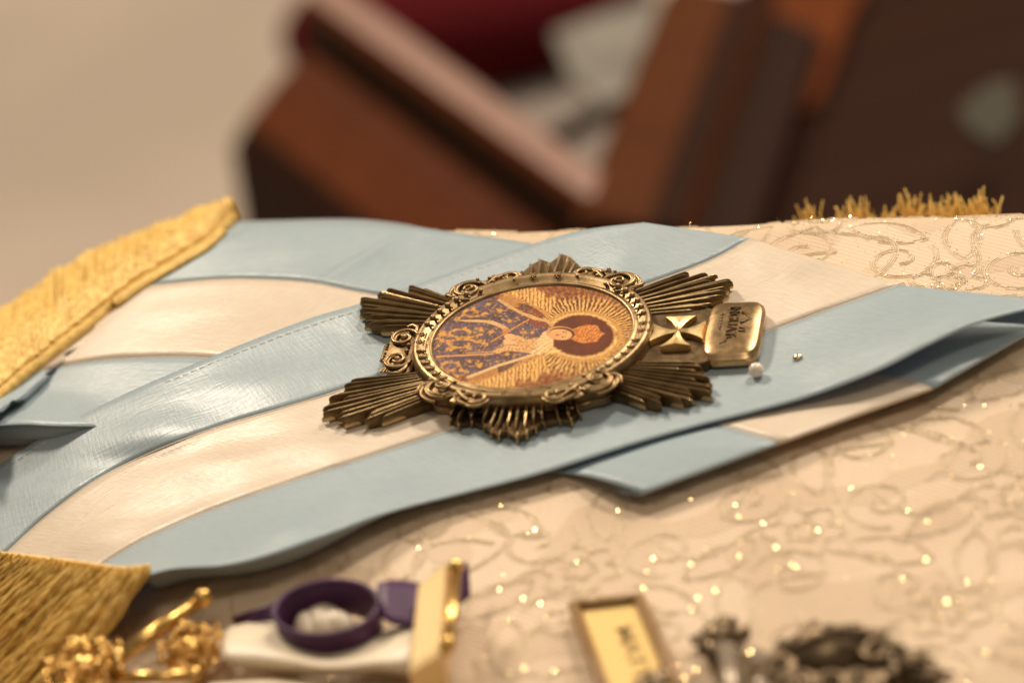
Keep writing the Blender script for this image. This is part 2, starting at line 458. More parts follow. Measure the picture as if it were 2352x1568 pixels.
# upper layer
B0 = [(-90, 1122), (0, 1068), (130, 986), (290, 905), (480, 823), (700, 737), (830, 698), (1000, 640), (1120, 597), (1230, 560), (1340, 530), (1478, 513)]
B1 = [(-60, 1340), (27, 1258), (110, 1183), (220, 1103), (352, 1037), (511, 977), (736, 911), (1000, 822), (1300, 718), (1600, 612), (1720, 551)]
B2 = [(160, 1345), (235, 1297), (330, 1240), (470, 1178), (660, 1110), (850, 1048), (1060, 980), (1350, 893), (1660, 800), (1780, 757), (1900, 713), (2060, 657)]
B3 = [(315, 1330), (400, 1307), (520, 1299), (620, 1276), (760, 1227), (900, 1177), (1080, 1131), (1240, 1089), (1460, 1020), (1620, 975), (1740, 945), (1880, 905), (2030, 846), (2130, 795), (2250, 742), (2430, 695)]
def offB(px, py, v, stripe):
    w = (stripe+v)/3                                                     # 0 far border .. 1 near border
    o = .0034
    o += .0078*sst(.60, 1.0, w)*(1-sst(520, 1080, px))                   # near border stands up at the left
    o += .0065*sst(.45, 1.0, w)*sst(1700, 2200, px)                      # and at the right-hand fold
    o += .0016*math.exp(-((px-(1900+80*w))/170)**2)*(1-w*.5)
    o += .0012*math.exp(-((px-1500)/150)**2)*sst(.5, 0, w)
    if px > 1250: o += .0018*sst(1300, 1450, px)*(1-sst(.1, .4, w))
    o += .0010*noise.noise(Vector((px*.0055, py*.0085, 9.3)))*(1 if px < 800 or px > 1720 else .25)
    o += .0007*noise.noise(Vector((px*.004+py*.011, py*.012, 1.3)))*(1 if px < 760 else .3)
    al, pe = px*.94-py*.35, px*.35+py*.94
    o += .0007*noise.noise(Vector((al*.0035, pe*.012, 7.7)))*(1 if px < 740 or px > 1800 else .2)
    return max(offA(px, py, 0)+.0012, o)
rollB = [(.0008, -.0003), (.0013, -.0012), (.0012, -.0024), (-.001, -.0034), (-.006, -.0038)]
sheet('blue_stripe', B0, B1, 130, 14, lambda u, v, x, y: offB(x, y, v, 0), SATIN_BLUE, rollB)
sheet('white_stripe', B1, B2, 130, 14, lambda u, v, x, y: offB(x, y, v, 1), SATIN_WHITE, rollB)
_, rowsB3 = sheet('blue_stripe', B2, B3, 130, 16, lambda u, v, x, y: offB(x, y, v, 2), SATIN_BLUE, rollB)
# turned-down hem under the near border of the upper layer, and of the lower layer at the far left
def hem(name, edge, foot):
    vs = []; fs = []; m = 5
    for e, f in zip(edge, foot):
        for j in range(m):
            t = j/(m-1)
            vs.append(e.lerp(f, t) + Vector((0, -.0012*math.sin(math.pi*t), -.0002)))
    for i in range(len(edge)-1):
        for j in range(m-1): fs.append((i*m+j, i*m+j+1, (i+1)*m+j+1, (i+1)*m+j))
    o = mesh_obj(name, vs, fs, SATIN_BLUE, sash)
    o.data.uv_layers.new(name='UVMap')
    sd = o.modifiers.new('thickness', 'SOLIDIFY'); sd.thickness = .0004; sd.offset = 0
    return o
eB = [r[-1] for r in rowsB3[:61]]
hem('turned_hem', [p+Vector((.0008, .0028, -.0007)) for p in eB], [on_xy(p.x+.003, p.y+.0100, .0003) for p in eB])

eA = [r[-1] for r in rowsA3[:34]]
hem('turned_hem', [p+Vector((.0004, .0012, -.0004)) for p in eA], [on_xy(p.x+.001, p.y+.0035, .0004) for p in eA])

# sewn borders: thin cord and stitches
seam = MB(); stitch = MB()
def sew(line, n, off, shift=(0, 0), cord=True, skip=None):
    pts = resample(line, n)
    W3 = [on(p[0]+shift[0], p[1]+shift[1], off(p[0], p[1])) for p in pts]
    if cord: seam.tube(W3, .00022, 5, flat=.7)
    return W3
def dashes(line, n, off, shift, every=3, take=2):
    pts = resample(line, n)
    for i in range(0, n-take-1, every):
        seg = [on(pts[j][0]+shift[0], pts[j][1]+shift[1], off(pts[j][0], pts[j][1])+.00024) for j in range(i, i+take+1)]
        stitch.tube(seg, .00014, 6, flat=.35, cap=True)
sew(B1, 120, lambda x, y: offB(x, y, 1, 0)+.0002); sew(B2, 120, lambda x, y: offB(x, y, 1, 1)+.0002)
sew(A1, 90, lambda x, y: offA(x, y, 0)+.0002); sew(A2, 90, lambda x, y: offA(x, y, 0)+.0002)
dashes(B0, 240, lambda x, y: offB(x, y, .05, 0), (4, 11))
STITCH, _n, _b = mat('stitch_thread', (.80, .70, .62), .6)
seam.build('seam_cord', SEAM, sash, kind='stuff'); stitch.build('stitching', STITCH, sash, kind='stuff')

# fringed ends
def braid(name, line, width, n, off):
    """twisted gold braid: slanting cords laid side by side across a band"""
    mb = MB(); pts = resample(line, n)
    for i in range(n-1):
        for s in (0, 1):
            a = on(pts[i][0], pts[i][1], off); d = Vector((width[0], width[1]))
            q0 = pts[i] + np.array(d)*(s*.5); q1 = pts[min(i+1, n-1)] + np.array(d)*(s*.5+.5) if s == 0 else pts[max(i-1, 0)] + np.array(d)*1.0
            p0 = on(q0[0], q0[1], off); p1 = on(q1[0], q1[1], off)
            mid = p0.lerp(p1, .5)+Vector((0, 0, .0006))
            mb.tube([p0, mid, p1], [.0006, .00085, .0006], 6, cap=True)
    return mb.build(name, GOLD_FRINGE, sash, kind='stuff')
LB = [(545, 503), (490, 562), (430, 600), (330, 660), (255, 716), (200, 760), (100, 838), (0, 920), (-70, 985)]
LS = [(536, 486), (470, 493), (400, 522), (310, 552), (225, 585), (165, 620), (80, 668), (0, 722), (-80, 790)]
braid('gold_braid', LB, (-30, -26), 92, .0016)
def cord(mb, path, R0, strands, pitch, ph, r):
    """strands twisted round a path; R0 may shrink to the free end"""
    pts = resample([tuple(p) for p in path], 16)
    acc = 0
    rows = [[] for _ in range(strands)]
    for q in range(16):
        p = Vector(pts[q]); t = Vector(pts[min(q+1, 15)])-Vector(pts[max(q-1, 0)]); t.normalize()
        if q: acc += (Vector(pts[q])-Vector(pts[q-1])).length
        a = t.cross(Vector((0, 0, 1))).normalized(); b = a.cross(t)
        for k in range(strands):
            w = ph + 6.283*k/strands + acc/pitch*6.283
            rows[k].append(p + a*(R0*math.cos(w)) + b*(R0*math.sin(w)))
    for k in range(strands): mb.tube(rows[k], r, 5, cap=False)
fr = MB(); NT = 96; lb = resample(LB, NT); ls = resample(LS, NT)
for i in range(NT):
    tuft = noise.noise(Vector((i*.23, 1.7, 0)))
    for rep in range(2):
        a = lb[i]+rng.normal(0, 2, 2); b = ls[i]+rng.normal(0, 3, 2)+np.array([tuft*8, tuft*10])
        p0 = on(a[0]-22, a[1]-18, .0014+.0007*rep)
        v1 = ray(b[0], b[1])
        p2 = CAM + v1*((p0.z-.0055-CAM.z)/v1.z)
        p1 = p0.lerp(p2, .5)+Vector((0, 0, .0030+.0010*tuft+.0004*rng.normal()))
        p3 = p2 + (p2-p1)*.5 + Vector((0, 0, -.012))
        cord(fr, [p0, p0.lerp(p1, .5)+Vector((0, 0, .0010)), p1, p1.lerp(p2, .55)+Vector((0, 0, .0014)), p2, p3], .00055, 3, .006, rng.uniform(0, 6), .00040)
fr.build('gold_fringe', GOLD_FRINGE, sash, kind='stuff')
LC = [(-60, 1262), (0, 1270), (110, 1283), (210, 1296), (290, 1306), (350, 1300)]
braid('gold_braid', LC, (-22, 20), 52, .0100)
fr = MB(); NT = 64; lc = resample(LC, NT)
for i in range(NT):
    u = i/(NT-1)
    for rep in range(3 if i < 52 else 4):
        a = lc[i] + rng.normal(0, 3, 2)
        L = 1.0 + rng.normal(0, .10); sp = rng.normal(0, 1)*(26 if rep < 3 else 60); bend = noise.noise(Vector((i*.16, rep*2.2, 4)))
        dx, dy = (-325*L*(1-.5*max(0, u-.75)/.25*rng.random()), (262-55*(1-u))*L+sp)
        P = []
        for t in (0, .2, .45, .7, 1.0):
            w = (noise.noise(Vector((i*.12, t*1.8, rep*2.2)))*26+bend*18*math.sin(t*2.6))*t**.7
            z = .0100*(1-t)**1.3 + .0010 + .0012*rep + .0012*abs(bend)*math.sin(3.1*t)
            P.append(on(a[0]-10+dx*t+w*.45, a[1]+8+dy*t+w, z))
        cord(fr, P, .00060, 3, .024, rng.uniform(0, 6), .00033)
fr.build('gold_fringe', GOLD_FRINGE, sash, kind='stuff')
# ------------------------------------------------------------------ medal (local millimetres: u towards its top, v towards its left side)
ZB = .0039
MC = at(1221, 768, ZB+.0052)
MTH = math.radians(-14.8)
medal = empty('devotional_medal', (MC.x, MC.y, ZB), MTH)
tag(medal, 'antique brass oval medal with ray fans and painted picture on striped sash', 'medal')
MM = .001
IA, IB = 23.2, 21.0
# painted picture --------------------------------------------------
def project_local(u, v, z=.0052):
    c, s = math.cos(MTH), math.sin(MTH)
    p = Vector((MC.x + (u*c-v*s)*MM, MC.y + (u*s+v*c)*MM, ZB+z)) - CAM
    f = p.dot(FWD); return 1176 + p.dot(RGT)/f/KPX, 784 - p.dot(UPV)/f/KPX
def paint():
    # colours of the flat print, drawn in a drawing frame (qx, qy) fixed to the print
    nr, na = 105, 380
    V = []
    for i in range(nr):
        r = i/(nr-1)
        for k in range(na):
            a = 2*math.pi*k/na
            V.append((r*IA*1.005*math.cos(a), r*IB*1.005*math.sin(a)))
    V = np.array(V)
    # affine frame of the drawing
    o = np.array(project_local(0, 0)); eu = np.array(project_local(1, 0))-o; ev = np.array(project_local(0, 1))-o
    D = o + V[:, :1]*eu + V[:, 1:]*ev
    q = (D*(4096/2352) - np.array([1700, 1100]))*(2352/860)
    x, y = q[:, 0], q[:, 1]
    def C(r, g, b): return np.array(srgb(r, g, b)[:3])
    col = np.tile(C(88, 34, 26), (len(x), 1))
    def mixin(mask, c, f=1.0):
        mk = np.clip(mask, 0, 1)[:, None]*f
        col[:] = col*(1-mk) + np.asarray(c)*mk
    def nz(sc, seed, d=3):
        return np.array([noise.fractal(Vector((a*sc, b*sc, seed)), 1.0, 2.0, d) for a, b in zip(x, y)])
    def ell(cx, cy, ax, ay, rot=0, soft=.06):
        c, s = math.cos(rot), math.sin(rot); X = (x-cx)*c+(y-cy)*s; Y = -(x-cx)*s+(y-cy)*c
        return np.clip((1-np.sqrt((X/ax)**2+(Y/ay)**2))/soft+.5, 0, 1)
    def poly(pts, soft=6):
        P = np.array(pts, float); inside = np.zeros(len(x), bool); dmin = np.full(len(x), 1e9)
        for i in range(len(P)):
            a, b = P[i], P[(i+1) % len(P)]
            c1 = (a[1] > y) != (b[1] > y)
            with np.errstate(divide='ignore', invalid='ignore'):
                xi = (b[0]-a[0])*(y-a[1])/(b[1]-a[1]+1e-12)+a[0]
            inside ^= (c1 & (x < xi))
            d = b-a; t = np.clip(((x-a[0])*d[0]+(y-a[1])*d[1])/(d@d+1e-9), 0, 1)
            dmin = np.minimum(dmin, np.hypot(x-a[0]-t*d[0], y-a[1]-t*d[1]))
        return np.clip(np.where(inside, dmin, -dmin)/soft+.5, 0, 1)
    def line(pts, w, soft=5):
        P = np.array(pts, float); dmin = np.full(len(x), 1e9)
        for a, b in zip(P[:-1], P[1:]):
            d = b-a; t = np.clip(((x-a[0])*d[0]+(y-a[1])*d[1])/(d@d+1e-9), 0, 1)
            dmin = np.minimum(dmin, np.hypot(x-a[0]-t*d[0], y-a[1]-t*d[1]))
        return np.clip((w/2-dmin)/soft+.5, 0, 1)
    n1 = nz(.006, 1.0); n2 = nz(.02, 4.0); n3 = nz(.05, 7.0, 2)
    GOLDY = C(226, 176, 92); PALE = C(242, 208, 140); DARK = C(66, 24, 22)
    # sun rays: around the halo and along both sides of the mantle
    cx, cy = 1690, 640
    ang = np.arctan2((y-cy)/.60, x-cx); rad = np.hypot(x-cx, (y-cy)/.60)
    cell = ang*12.4+n2*.35
    jit = np.array([noise.noise(Vector((math.floor(c)*1.7, 0, 3))) for c in cell])
    fr_ = np.abs((cell % 1)-.5)*2
    ray_m = np.clip((.70+.35*jit-fr_)/.2, 0, 1)*np.clip((rad-360)/25, 0, 1)
    mixin(ray_m*np.clip(.85+n2*1.6, .2, 1), C(196, 136, 70)); 
    mixin(ray_m*np.clip((.42-fr_)/.2, 0, 1)*np.clip((780+160*jit-rad)/140, 0, 1), C(236, 196, 118))
    mixin(np.clip((rad-690-130*n1-60*jit)/120, 0, 1), C(120, 52, 32), .72)
    mixin(np.clip(n2*1.7-.35, 0, 1)*np.clip((rad-600)/100, 0, 1), C(66, 26, 26), .8)
    def sides(p0, p1, sgn):
        p0 = np.array(p0, float); p1 = np.array(p1, float); d = p1-p0; L = np.hypot(*d); d /= L
        t = (x-p0[0])*d[0]+(y-p0[1])*d[1]; h = ((x-p0[0])*d[1]-(y-p0[1])*d[0])*sgn
        m = (t > -60) & (t < L+40) & (h > -30)
        cc = (t+h*.45)/46+n2*.4
        ff = np.abs((cc % 1)-.5)*2
        j2 = np.array([noise.noise(Vector((math.floor(c)*2.3, 5, 1))) for c in cc])
        mm = m*np.clip((.8+.3*j2-ff)/.2, 0, 1)*np.clip((230+110*j2-h)/40, 0, 1)
        mixin(m*1.0*np.clip((260-h)/60, 0, 1), C(128, 66, 38), .8)
        mixin(mm, C(224, 172, 92)); mixin(mm*np.clip((.35-ff)/.2, 0, 1), C(244, 210, 140), .8)
        bd = m*(np.abs(h) < 26); mixin(bd*1.0, C(206, 152, 88)); mixin(bd*np.clip(n3*3, 0, 1), C(110, 56, 36), .8)
    sides((850, 170), (1330, 400), 1); sides((520, 1150), (1240, 850), -1)
    # tan strips between mantle and glory
    mixin(poly([(800, 215), (880, 200), (1040, 275), (1010, 330), (930, 320)]), C(176, 122, 66))
    mixin(poly([(1000, 290), (1090, 285), (1220, 350), (1180, 410), (1050, 350)]), C(74, 38, 44))
    mixin(poly([(1090, 345), (1230, 360), (1330, 440), (1250, 440)]), C(118, 52, 36))
    mixin(poly([(470, 1120), (560, 1050), (790, 985), (785, 1050), (600, 1120)]), C(172, 118, 62))
    mixin(poly([(790, 965), (1060, 895), (1000, 940), (880, 1020), (800, 1045)]), C(72, 44, 52))
    # halo: dark oval, beaded ring
    hal = np.sqrt(((x-1705)/345)**2+((y-640)/218)**2)
    mixin(np.clip((1.30-hal)/.03, 0, 1), C(214, 162, 92)); mixin(np.clip((1.28-hal)/.03, 0, 1)*np.clip(n3*2.6+.05, 0, 1), C(120, 62, 38), .9)
    mixin(np.clip((1.16-hal)/.02, 0, 1)*np.clip((hal-1.04)/.03, 0, 1)*(np.abs(((ang*30) % 1)-.5) < .3), C(246, 214, 146), .85)
    mixin(np.clip((1.03+.05*n3-hal)/.03, 0, 1), C(84, 34, 28)); mixin(np.clip((1.0-hal)/.05, 0, 1)*np.clip(n1*1.2+.1, 0, 1), C(112, 48, 30), .7)
    # mantle
    mantle = poly([(-50, 1200), (250, 1080), (480, 1070), (800, 955), (1180, 840), (1300, 720), (1395, 560), (1380, 505), (1250, 455), (1080, 420), (820, 248), (560, 120), (-50, 400)])
    BLUE = C(74, 66, 92)
    mixin(mantle, BLUE); mixin(mantle*np.clip(n1*1.6, 0, 1), C(96, 88, 116), .6); mixin(mantle*np.clip(-n1*1.8, 0, 1), C(48, 38, 60), .8)
    mixin(mantle*line([(150, 480), (420, 478), (620, 480), (820, 560)], 46, 20), C(58, 42, 72), .9)
    mixin(mantle*line([(60, 880), (420, 868), (700, 868), (900, 850)], 44, 20), C(62, 44, 74), .9)
    mixin(mantle*poly([(1090, 420), (1260, 455), (1385, 520), (1370, 560), (1200, 540), (1130, 500)]), C(122, 50, 46), .95)
    # gold embroidery on the mantle
    def gold(m, f=1.0): mixin(m*np.clip(.75+n2*1.3, .3, 1), C(216, 158, 72), f)
    def vol(cx_, cy_, rx, ry, w, a0, turns):
        pts = [(cx_+rx*(1-.55*t)*math.cos(a0+turns*6.283*t), cy_+ry*(1-.55*t)*math.sin(a0+turns*6.283*t)) for t in np.linspace(0, 1, 26)]
        gold(line(pts, w, 8))
        for k in range(0, 24, 3):
            px_, py_ = pts[k]; gold(ell(px_+22*math.cos(k), py_+13*math.sin(k), 26, 15, k, .4))
    vol(400, 610, 190, 62, 24, .3, 1.0); vol(390, 735, 180, 62, 24, -.4, -1.0); vol(270, 985, 130, 70, 24, .5, -1.0); vol(500, 385, 130, 52, 22, .2, 1.0); vol(190, 650, 60, 60, 20, 1, .8)
    for (fx, fy, s_) in ((780, 372, 62), (600, 590, 55), (655, 745, 60), (565, 965, 70), (1075, 620, 60), (720, 590, 60), (590, 690, 45), (900, 480, 46), (880, 850, 44), (500, 915, 45), (450, 1040, 45), (690, 290, 46), (640, 410, 36), (800, 920, 36), (980, 860, 34), (1170, 600, 36), (130, 760, 40), (150, 880, 30), (330, 1070, 50), (560, 560, 36), (250, 800, 60), (470, 790, 50), (330, 440, 50), (1010, 450, 40), (730, 990, 34), (900, 345, 34), (170, 590, 40)):
        sp_ = random.Random(int(fx*7+fy)); a0 = sp_.uniform(0, 6.28)
        for k in range(5):
            a = a0+(k-2)*.62; rl = s_*(1.15-.22*abs(k-2))*sp_.uniform(.8, 1.1)
            ca, sa = math.cos(a), math.sin(a)*.62
            gold(ell(fx+rl*.5*ca, fy+rl*.5*sa, rl*.55, s_*.17, math.atan2(sa, ca), .5))
        gold(line([(fx, fy), (fx-s_*1.1*math.cos(a0+.3), fy-s_*.7*math.sin(a0+.3)), (fx-s_*1.9*math.cos(a0+.8), fy-s_*1.2*math.sin(a0+.8))], 9, 8), .9)
        mixin(ell(fx, fy, s_*.2, s_*.14), C(150, 98, 60), .8)
    for _ in range(110):
        fx, fy = rng.uniform(120, 1200), rng.uniform(300, 1050); mixin(mantle*ell(fx, fy, 9, 6, 0, .5), C(220, 168, 90), .8)
    # white folds, lace border
    mixin(poly([(290, 470), (560, 465), (740, 478), (840, 520), (910, 560), (860, 590), (800, 545), (660, 500), (400, 485)]), C(222, 184, 134), .9)
    mixin(line([(800, 245), (900, 310), (1050, 395), (1200, 455), (1330, 480), (1385, 535)], 30, 12), C(222, 180, 124), .85)
    mixin(line([(470, 1090), (620, 1035), (800, 965), (1000, 905), (1190, 845)], 26, 8), C(230, 196, 148))
    mixin(line([(120, 870), (430, 855), (740, 840)], 16, 6), C(214, 162, 110)); mixin(line([(450, 830), (760, 815)], 12, 6), C(200, 150, 90))
    # child and sleeves
    mixin(poly([(730, 810), (860, 760), (850, 690), (960, 640), (1020, 640), (1100, 690), (1230, 660), (1290, 720), (1240, 800), (1120, 830), (900, 800), (780, 840)]), C(222, 170, 112))
    lace = poly([(1230, 690), (1290, 600), (1350, 585), (1400, 650), (1400, 740), (1360, 800), (1250, 850), (1130, 830)])
    mixin(lace, C(240, 212, 160)); mixin(lace*(np.sin(np.arctan2(y-640, x-1440)*34+n2*2) > .5), C(190, 140, 92), .7)
    mixin(poly([(1380, 800), (1500, 796), (1400, 830), (1280, 850)]), C(240, 204, 132))
    bodym = poly([(730, 810), (860, 700), (1000, 640), (1230, 660), (1240, 800), (900, 820)])
    mixin(bodym*np.clip(n3*3.2, 0, 1), C(150, 92, 62), .8); mixin(bodym*np.clip(-n3*3, 0, 1), C(246, 216, 160), .6)
    mixin(ell(930, 655, 70, 34, .1), C(226, 176, 130)); mixin(ell(910, 715, 54, 30, .2), C(230, 184, 138)); mixin(line([(870, 740), (980, 745)], 10), C(140, 84, 60), .7)
    # sceptre
    mixin(line([(715, 712), (850, 630), (1000, 540), (1125, 468)], 15, 5), C(206, 140, 70)); mixin(ell(880, 590, 42, 30, -.5), C(196, 126, 70))
    # crown
    cr = poly([(1590, 580), (1680, 545), (1760, 520), (1880, 530), (1915, 600), (1960, 622), (1915, 650), (1880, 705), (1720, 725), (1640, 700), (1590, 670)])
    mixin(cr*np.clip(.9+n2*.8, .5, 1), C(216, 128, 64)); mixin(cr*np.clip(n3*3, 0, 1), C(140, 58, 34), .6); mixin(cr*np.clip(-n3*3-.2, 0, 1), C(246, 190, 96), .9)
    # veil, face
    mixin(ell(1480, 615, 160, 76, .05), C(206, 158, 100)); mixin(ell(1494, 618, 142, 66, .05), C(96, 44, 30)); mixin(ell(1476, 628, 126, 58, .06), C(232, 178, 122))
    mixin(ell(1420, 640, 50, 40, 0, .8), C(232, 160, 112), .5)
    for ex, ey in ((1512, 606), (1500, 655)): mixin(ell(ex, ey, 9, 10, 0, .6), C(104, 56, 40)); mixin(line([(ex+26, ey-13), (ex+28, ey+13)], 7, 4), C(120, 70, 46), .8)
    mixin(line([(1500, 632), (1455, 634)], 9, 5), C(196, 134, 92), .9); mixin(line([(1430, 622), (1428, 642)], 9, 5), C(176, 92, 70)); mixin(ell(1448, 634, 9, 12), C(180, 112, 80), .8)
    n4 = nz(.11, 11.0, 2)
    mixin(np.clip(n4*1.8-.15, 0, 1)*np.clip(n1+.6, 0, 1), C(86, 38, 28), .5)
    mixin(np.clip(-n4*2.0-.1, 0, 1)*np.clip(.75+n2, 0, 1)*(1-.6*mantle)*np.clip((hal-1.0)/.08, 0, 1), C(244, 206, 138), .55)
    mixin(mantle*np.clip(n3*2.4-.6, 0, 1), C(214, 160, 84), .4)
    col[:] = (col*.92+.08*C(206, 150, 88))*np.array([1.06, 1.0, .90])*(1+.22*n3[:, None]+.16*n4[:, None])
    faces = []
    for i in range(nr-1):
        for k in range(na):
            k2 = (k+1) % na
            if i == 0: faces.append((k, na+k, na+k2)) if False else None
            else: faces.append((i*na+k, (i+1)*na+k, (i+1)*na+k2, i*na+k2))
    faces.append(tuple(na+k for k in range(na)))
    m, nt, b = mat('painted_print', (.5, .5, .5), .38, Specular_IOR_Level=.3)
    at_ = N(nt, 'ShaderNodeAttribute', attribute_name='print'); nt.links.new(at_.outputs['Color'], b.inputs['Base Color'])
    o = mesh_obj('painted_picture', [(p[0]*MM, p[1]*MM, .0047) for p in V], faces, m, medal)
    ca = o.data.color_attributes.new('print', 'FLOAT_COLOR', 'POINT')
    ca.data.foreach_set('color', np.concatenate([np.clip(col, 0, 1), np.ones((len(col), 1))], 1).astype(np.float32).ravel())
    return o
pic = paint()
pic['label'] = 'painted crowned figure in blue mantle on gold rays'

# frame ------------------------------------------------------------
prof = [(-.5, 4.3), (-.25, 5.1), (.15, 5.35), (.55, 5.25), (.85, 5.0), (1.3, 5.05), (2.1, 5.6), (3.0, 5.88), (3.7, 5.75), (4.1, 5.3), (4.35, 4.5), (4.4, 3.4), (4.4, .4)]
na = 180; vs = []; fs = []
for k in range(na):
    a = 2*math.pi*k/na
    nx_, ny_ = math.cos(a)/IA, math.sin(a)/IB; L = math.hypot(nx_, ny_); nx_ /= L; ny_ /= L
    for r, z in prof: vs.append(((IA*math.cos(a)+r*nx_)*MM, (IB*math.sin(a)+r*ny_)*MM, z*MM))
P = len(prof)
for k in range(na):
    k2 = (k+1) % na
    for j in range(P-1): fs.append((k*P+j, k*P+j+1, k2*P+j+1, k2*P+j))
frame = mesh_obj('oval_frame', vs, fs, BRASS, medal)
def on_frame(a, r):
    nx_, ny_ = math.cos(a)/IA, math.sin(a)/IB; L = math.hypot(nx_, ny_); nx_ /= L; ny_ /= L
    return IA*math.cos(a)+r*nx_, IB*math.sin(a)+r*ny_, math.atan2(ny_, nx_)
def bead_mesh():
    mb = MB(); pts = []
    mb.ball((0, 0, 0), .72, 10, 7, (1.0, 1.0, 1.1)); mb.ball((1.05, 0, -.12), .38, 8, 5, (1.9, .8, .9))
    return mb
bm_ = None
for base in (0, math.pi):
    for k in list(range(-7, -1)) + list(range(2, 8)):
        a = base + math.radians(k*6.6)
        u, v, rz = on_frame(a, 2.6)
        if bm_ is None:
            o = bead_mesh().build('bead', BRASS, frame, scale=MM); bm_ = o.data
        else:
            o = bpy.data.objects.new('bead', bm_); COL.objects.link(o); o.parent = frame
        o.location = (u*MM, v*MM, .0058); o.rotation_euler = (0, 0, rz+math.pi)
fl = None
for a in [math.radians(d) for d in (-3.6, 3.6, 176.4, 183.6, 84, 97, 264, 277)]:
    u, v, rz = on_frame(a, 2.6)
    if fl is None:
        mb = MB()
        for k in range(6): mb.ball((.55*math.cos(k*1.047), .55*math.sin(k*1.047), 0), .30, 8, 5)
        mb.ball((0, 0, .12), .3, 8, 5)
        for s in (-1, 1): mb.ball((1.1, s*.35, -.1), .25, 8, 5); mb.ball((-1.1, s*.35, -.1), .25, 8, 5)
        o = mb.build('floret', BRASS, frame, scale=MM); fl = o.data
    else:
        o = bpy.data.objects.new('floret', fl); COL.objects.link(o); o.parent = frame
    o.location = (u*MM, v*MM, .0058); o.rotation_euler = (0, 0, rz)

# backing plates under the scrolls, bottom ornament and neck ------------------------------
def lobe_outline(z0, z1, grow):
    poly = []
    for k in range(220):
        a = 2*math.pi*k/220
        u, v, rz = on_frame(a, 3.6+grow)
        c = abs(math.cos(a)); 
        ad = math.degrees(math.atan2(abs(v), abs(u)))
        b = 2.4*math.exp(-((ad-47)/7.5)**2) + 1.5*math.exp(-((ad-63)/5)**2)+.7*math.exp(-((ad-56)/2.5)**2)
        poly.append((u+b*math.cos(rz), v+b*math.sin(rz)))
    mb = MB(); mb.prism([(p[0]*MM, p[1]*MM) for p in poly], z0*MM, z1*MM, bevel=.25*MM)
    return mb
smooth_by_angle(lobe_outline(0.0, 1.7, 1.0).build('backing_plate', BRASS, medal))
smooth_by_angle(lobe_outline(1.72, 4.2, .55).build('backing_plate', PATINA, medal))

# corner scrolls --------------------------------------------------------
def scroll(mu, mv):
    mb = MB()
    T = lambda u, v, z: Vector((mu*u, mv*v, z))
    def sp(cu, cv, r0, r1, a0, a1, z0, z1, rad, n=26):
        pts = []; rr = []
        for i in range(n):
            t = i/(n-1); r = r0+(r1-r0)*t; a = math.radians(a0+(a1-a0)*t)
            pts.append(T(cu+r*math.cos(a), cv+r*math.sin(a)*.9, z0+(z1-z0)*t)); rr.append(rad*(.55+.45*math.sin(math.pi*min(1, .15+t*.85))))
        mb.tube(pts, rr, 7)
    # big volute with nested ridges
    sp(17.6, 19.6, 4.6, 1.2, 150, -250, 5.0, 5.9, .62, 36)
    sp(17.6, 19.6, 3.6, 2.6, 130, -60, 5.5, 5.7, .42)
    sp(17.4, 19.4, 5.3, 4.4, 80, -95, 4.7, 4.9, .45)
    sp(17.5, 19.5, 1.3, .5, -30, 260, 6.0, 6.1, .42, 16)
    # outer leaf tip
    mb.tube([T(19.5, 17.0, 5.0), T(21.5, 17.4, 5.1), T(22.8, 18.6, 4.9), T(23.2, 20.0, 4.5)], [.35, .55, .6, .3], 7)
    mb.tube([T(17.0, 15.8, 5.4), T(19.0, 15.4, 5.5), T(21.0, 16.4, 5.3)], [.25, .45, .3], 7)
    # small volute towards the side spray and joining stem
    sp(8.6, 24.2, 2.3, .6, 40, 390, 5.1, 5.7, .5, 26)
    sp(8.8, 24.2, 3.1, 2.6, 30, 200, 4.8, 5.0, .42)
    mb.tube([T(13.6, 21.5, 5.6), T(12.2, 23.6, 5.6), T(10.8, 25.0, 5.3)], [.35, .6, .35], 7)
    mb.tube([T(14.4, 22.6, 5.1), T(12.6, 25.2, 5.0), T(9.4, 26.7, 4.7)], [.3, .5, .3], 7)
    for u, v, r in ((12.2, 22.0, .55), (13.4, 23.6, .5), (11.4, 23.6, .42), (14.6, 18.4, .5), (16.2, 23.4, .45), (7.4, 22.4, .4)):
        mb.ball(T(u, v, 5.8), r, 8, 6)
    # webbing under the ridges
    mb.ball(T(17.4, 19.4, 4.5), 4.6, 16, 8, (1, .9, .16)); mb.ball(T(9.2, 24.4, 4.5), 2.7, 12, 8, (1.1, .8, .2)); mb.ball(T(13, 23.2, 4.5), 2.2, 12, 8, (1.2, .9, .25))
    return mb
for mu in (1, -1):
    for mv in (1, -1):
        smooth_by_angle(scroll(mu, mv).build('scroll_ornament', BRASS, medal, scale=MM), 60)
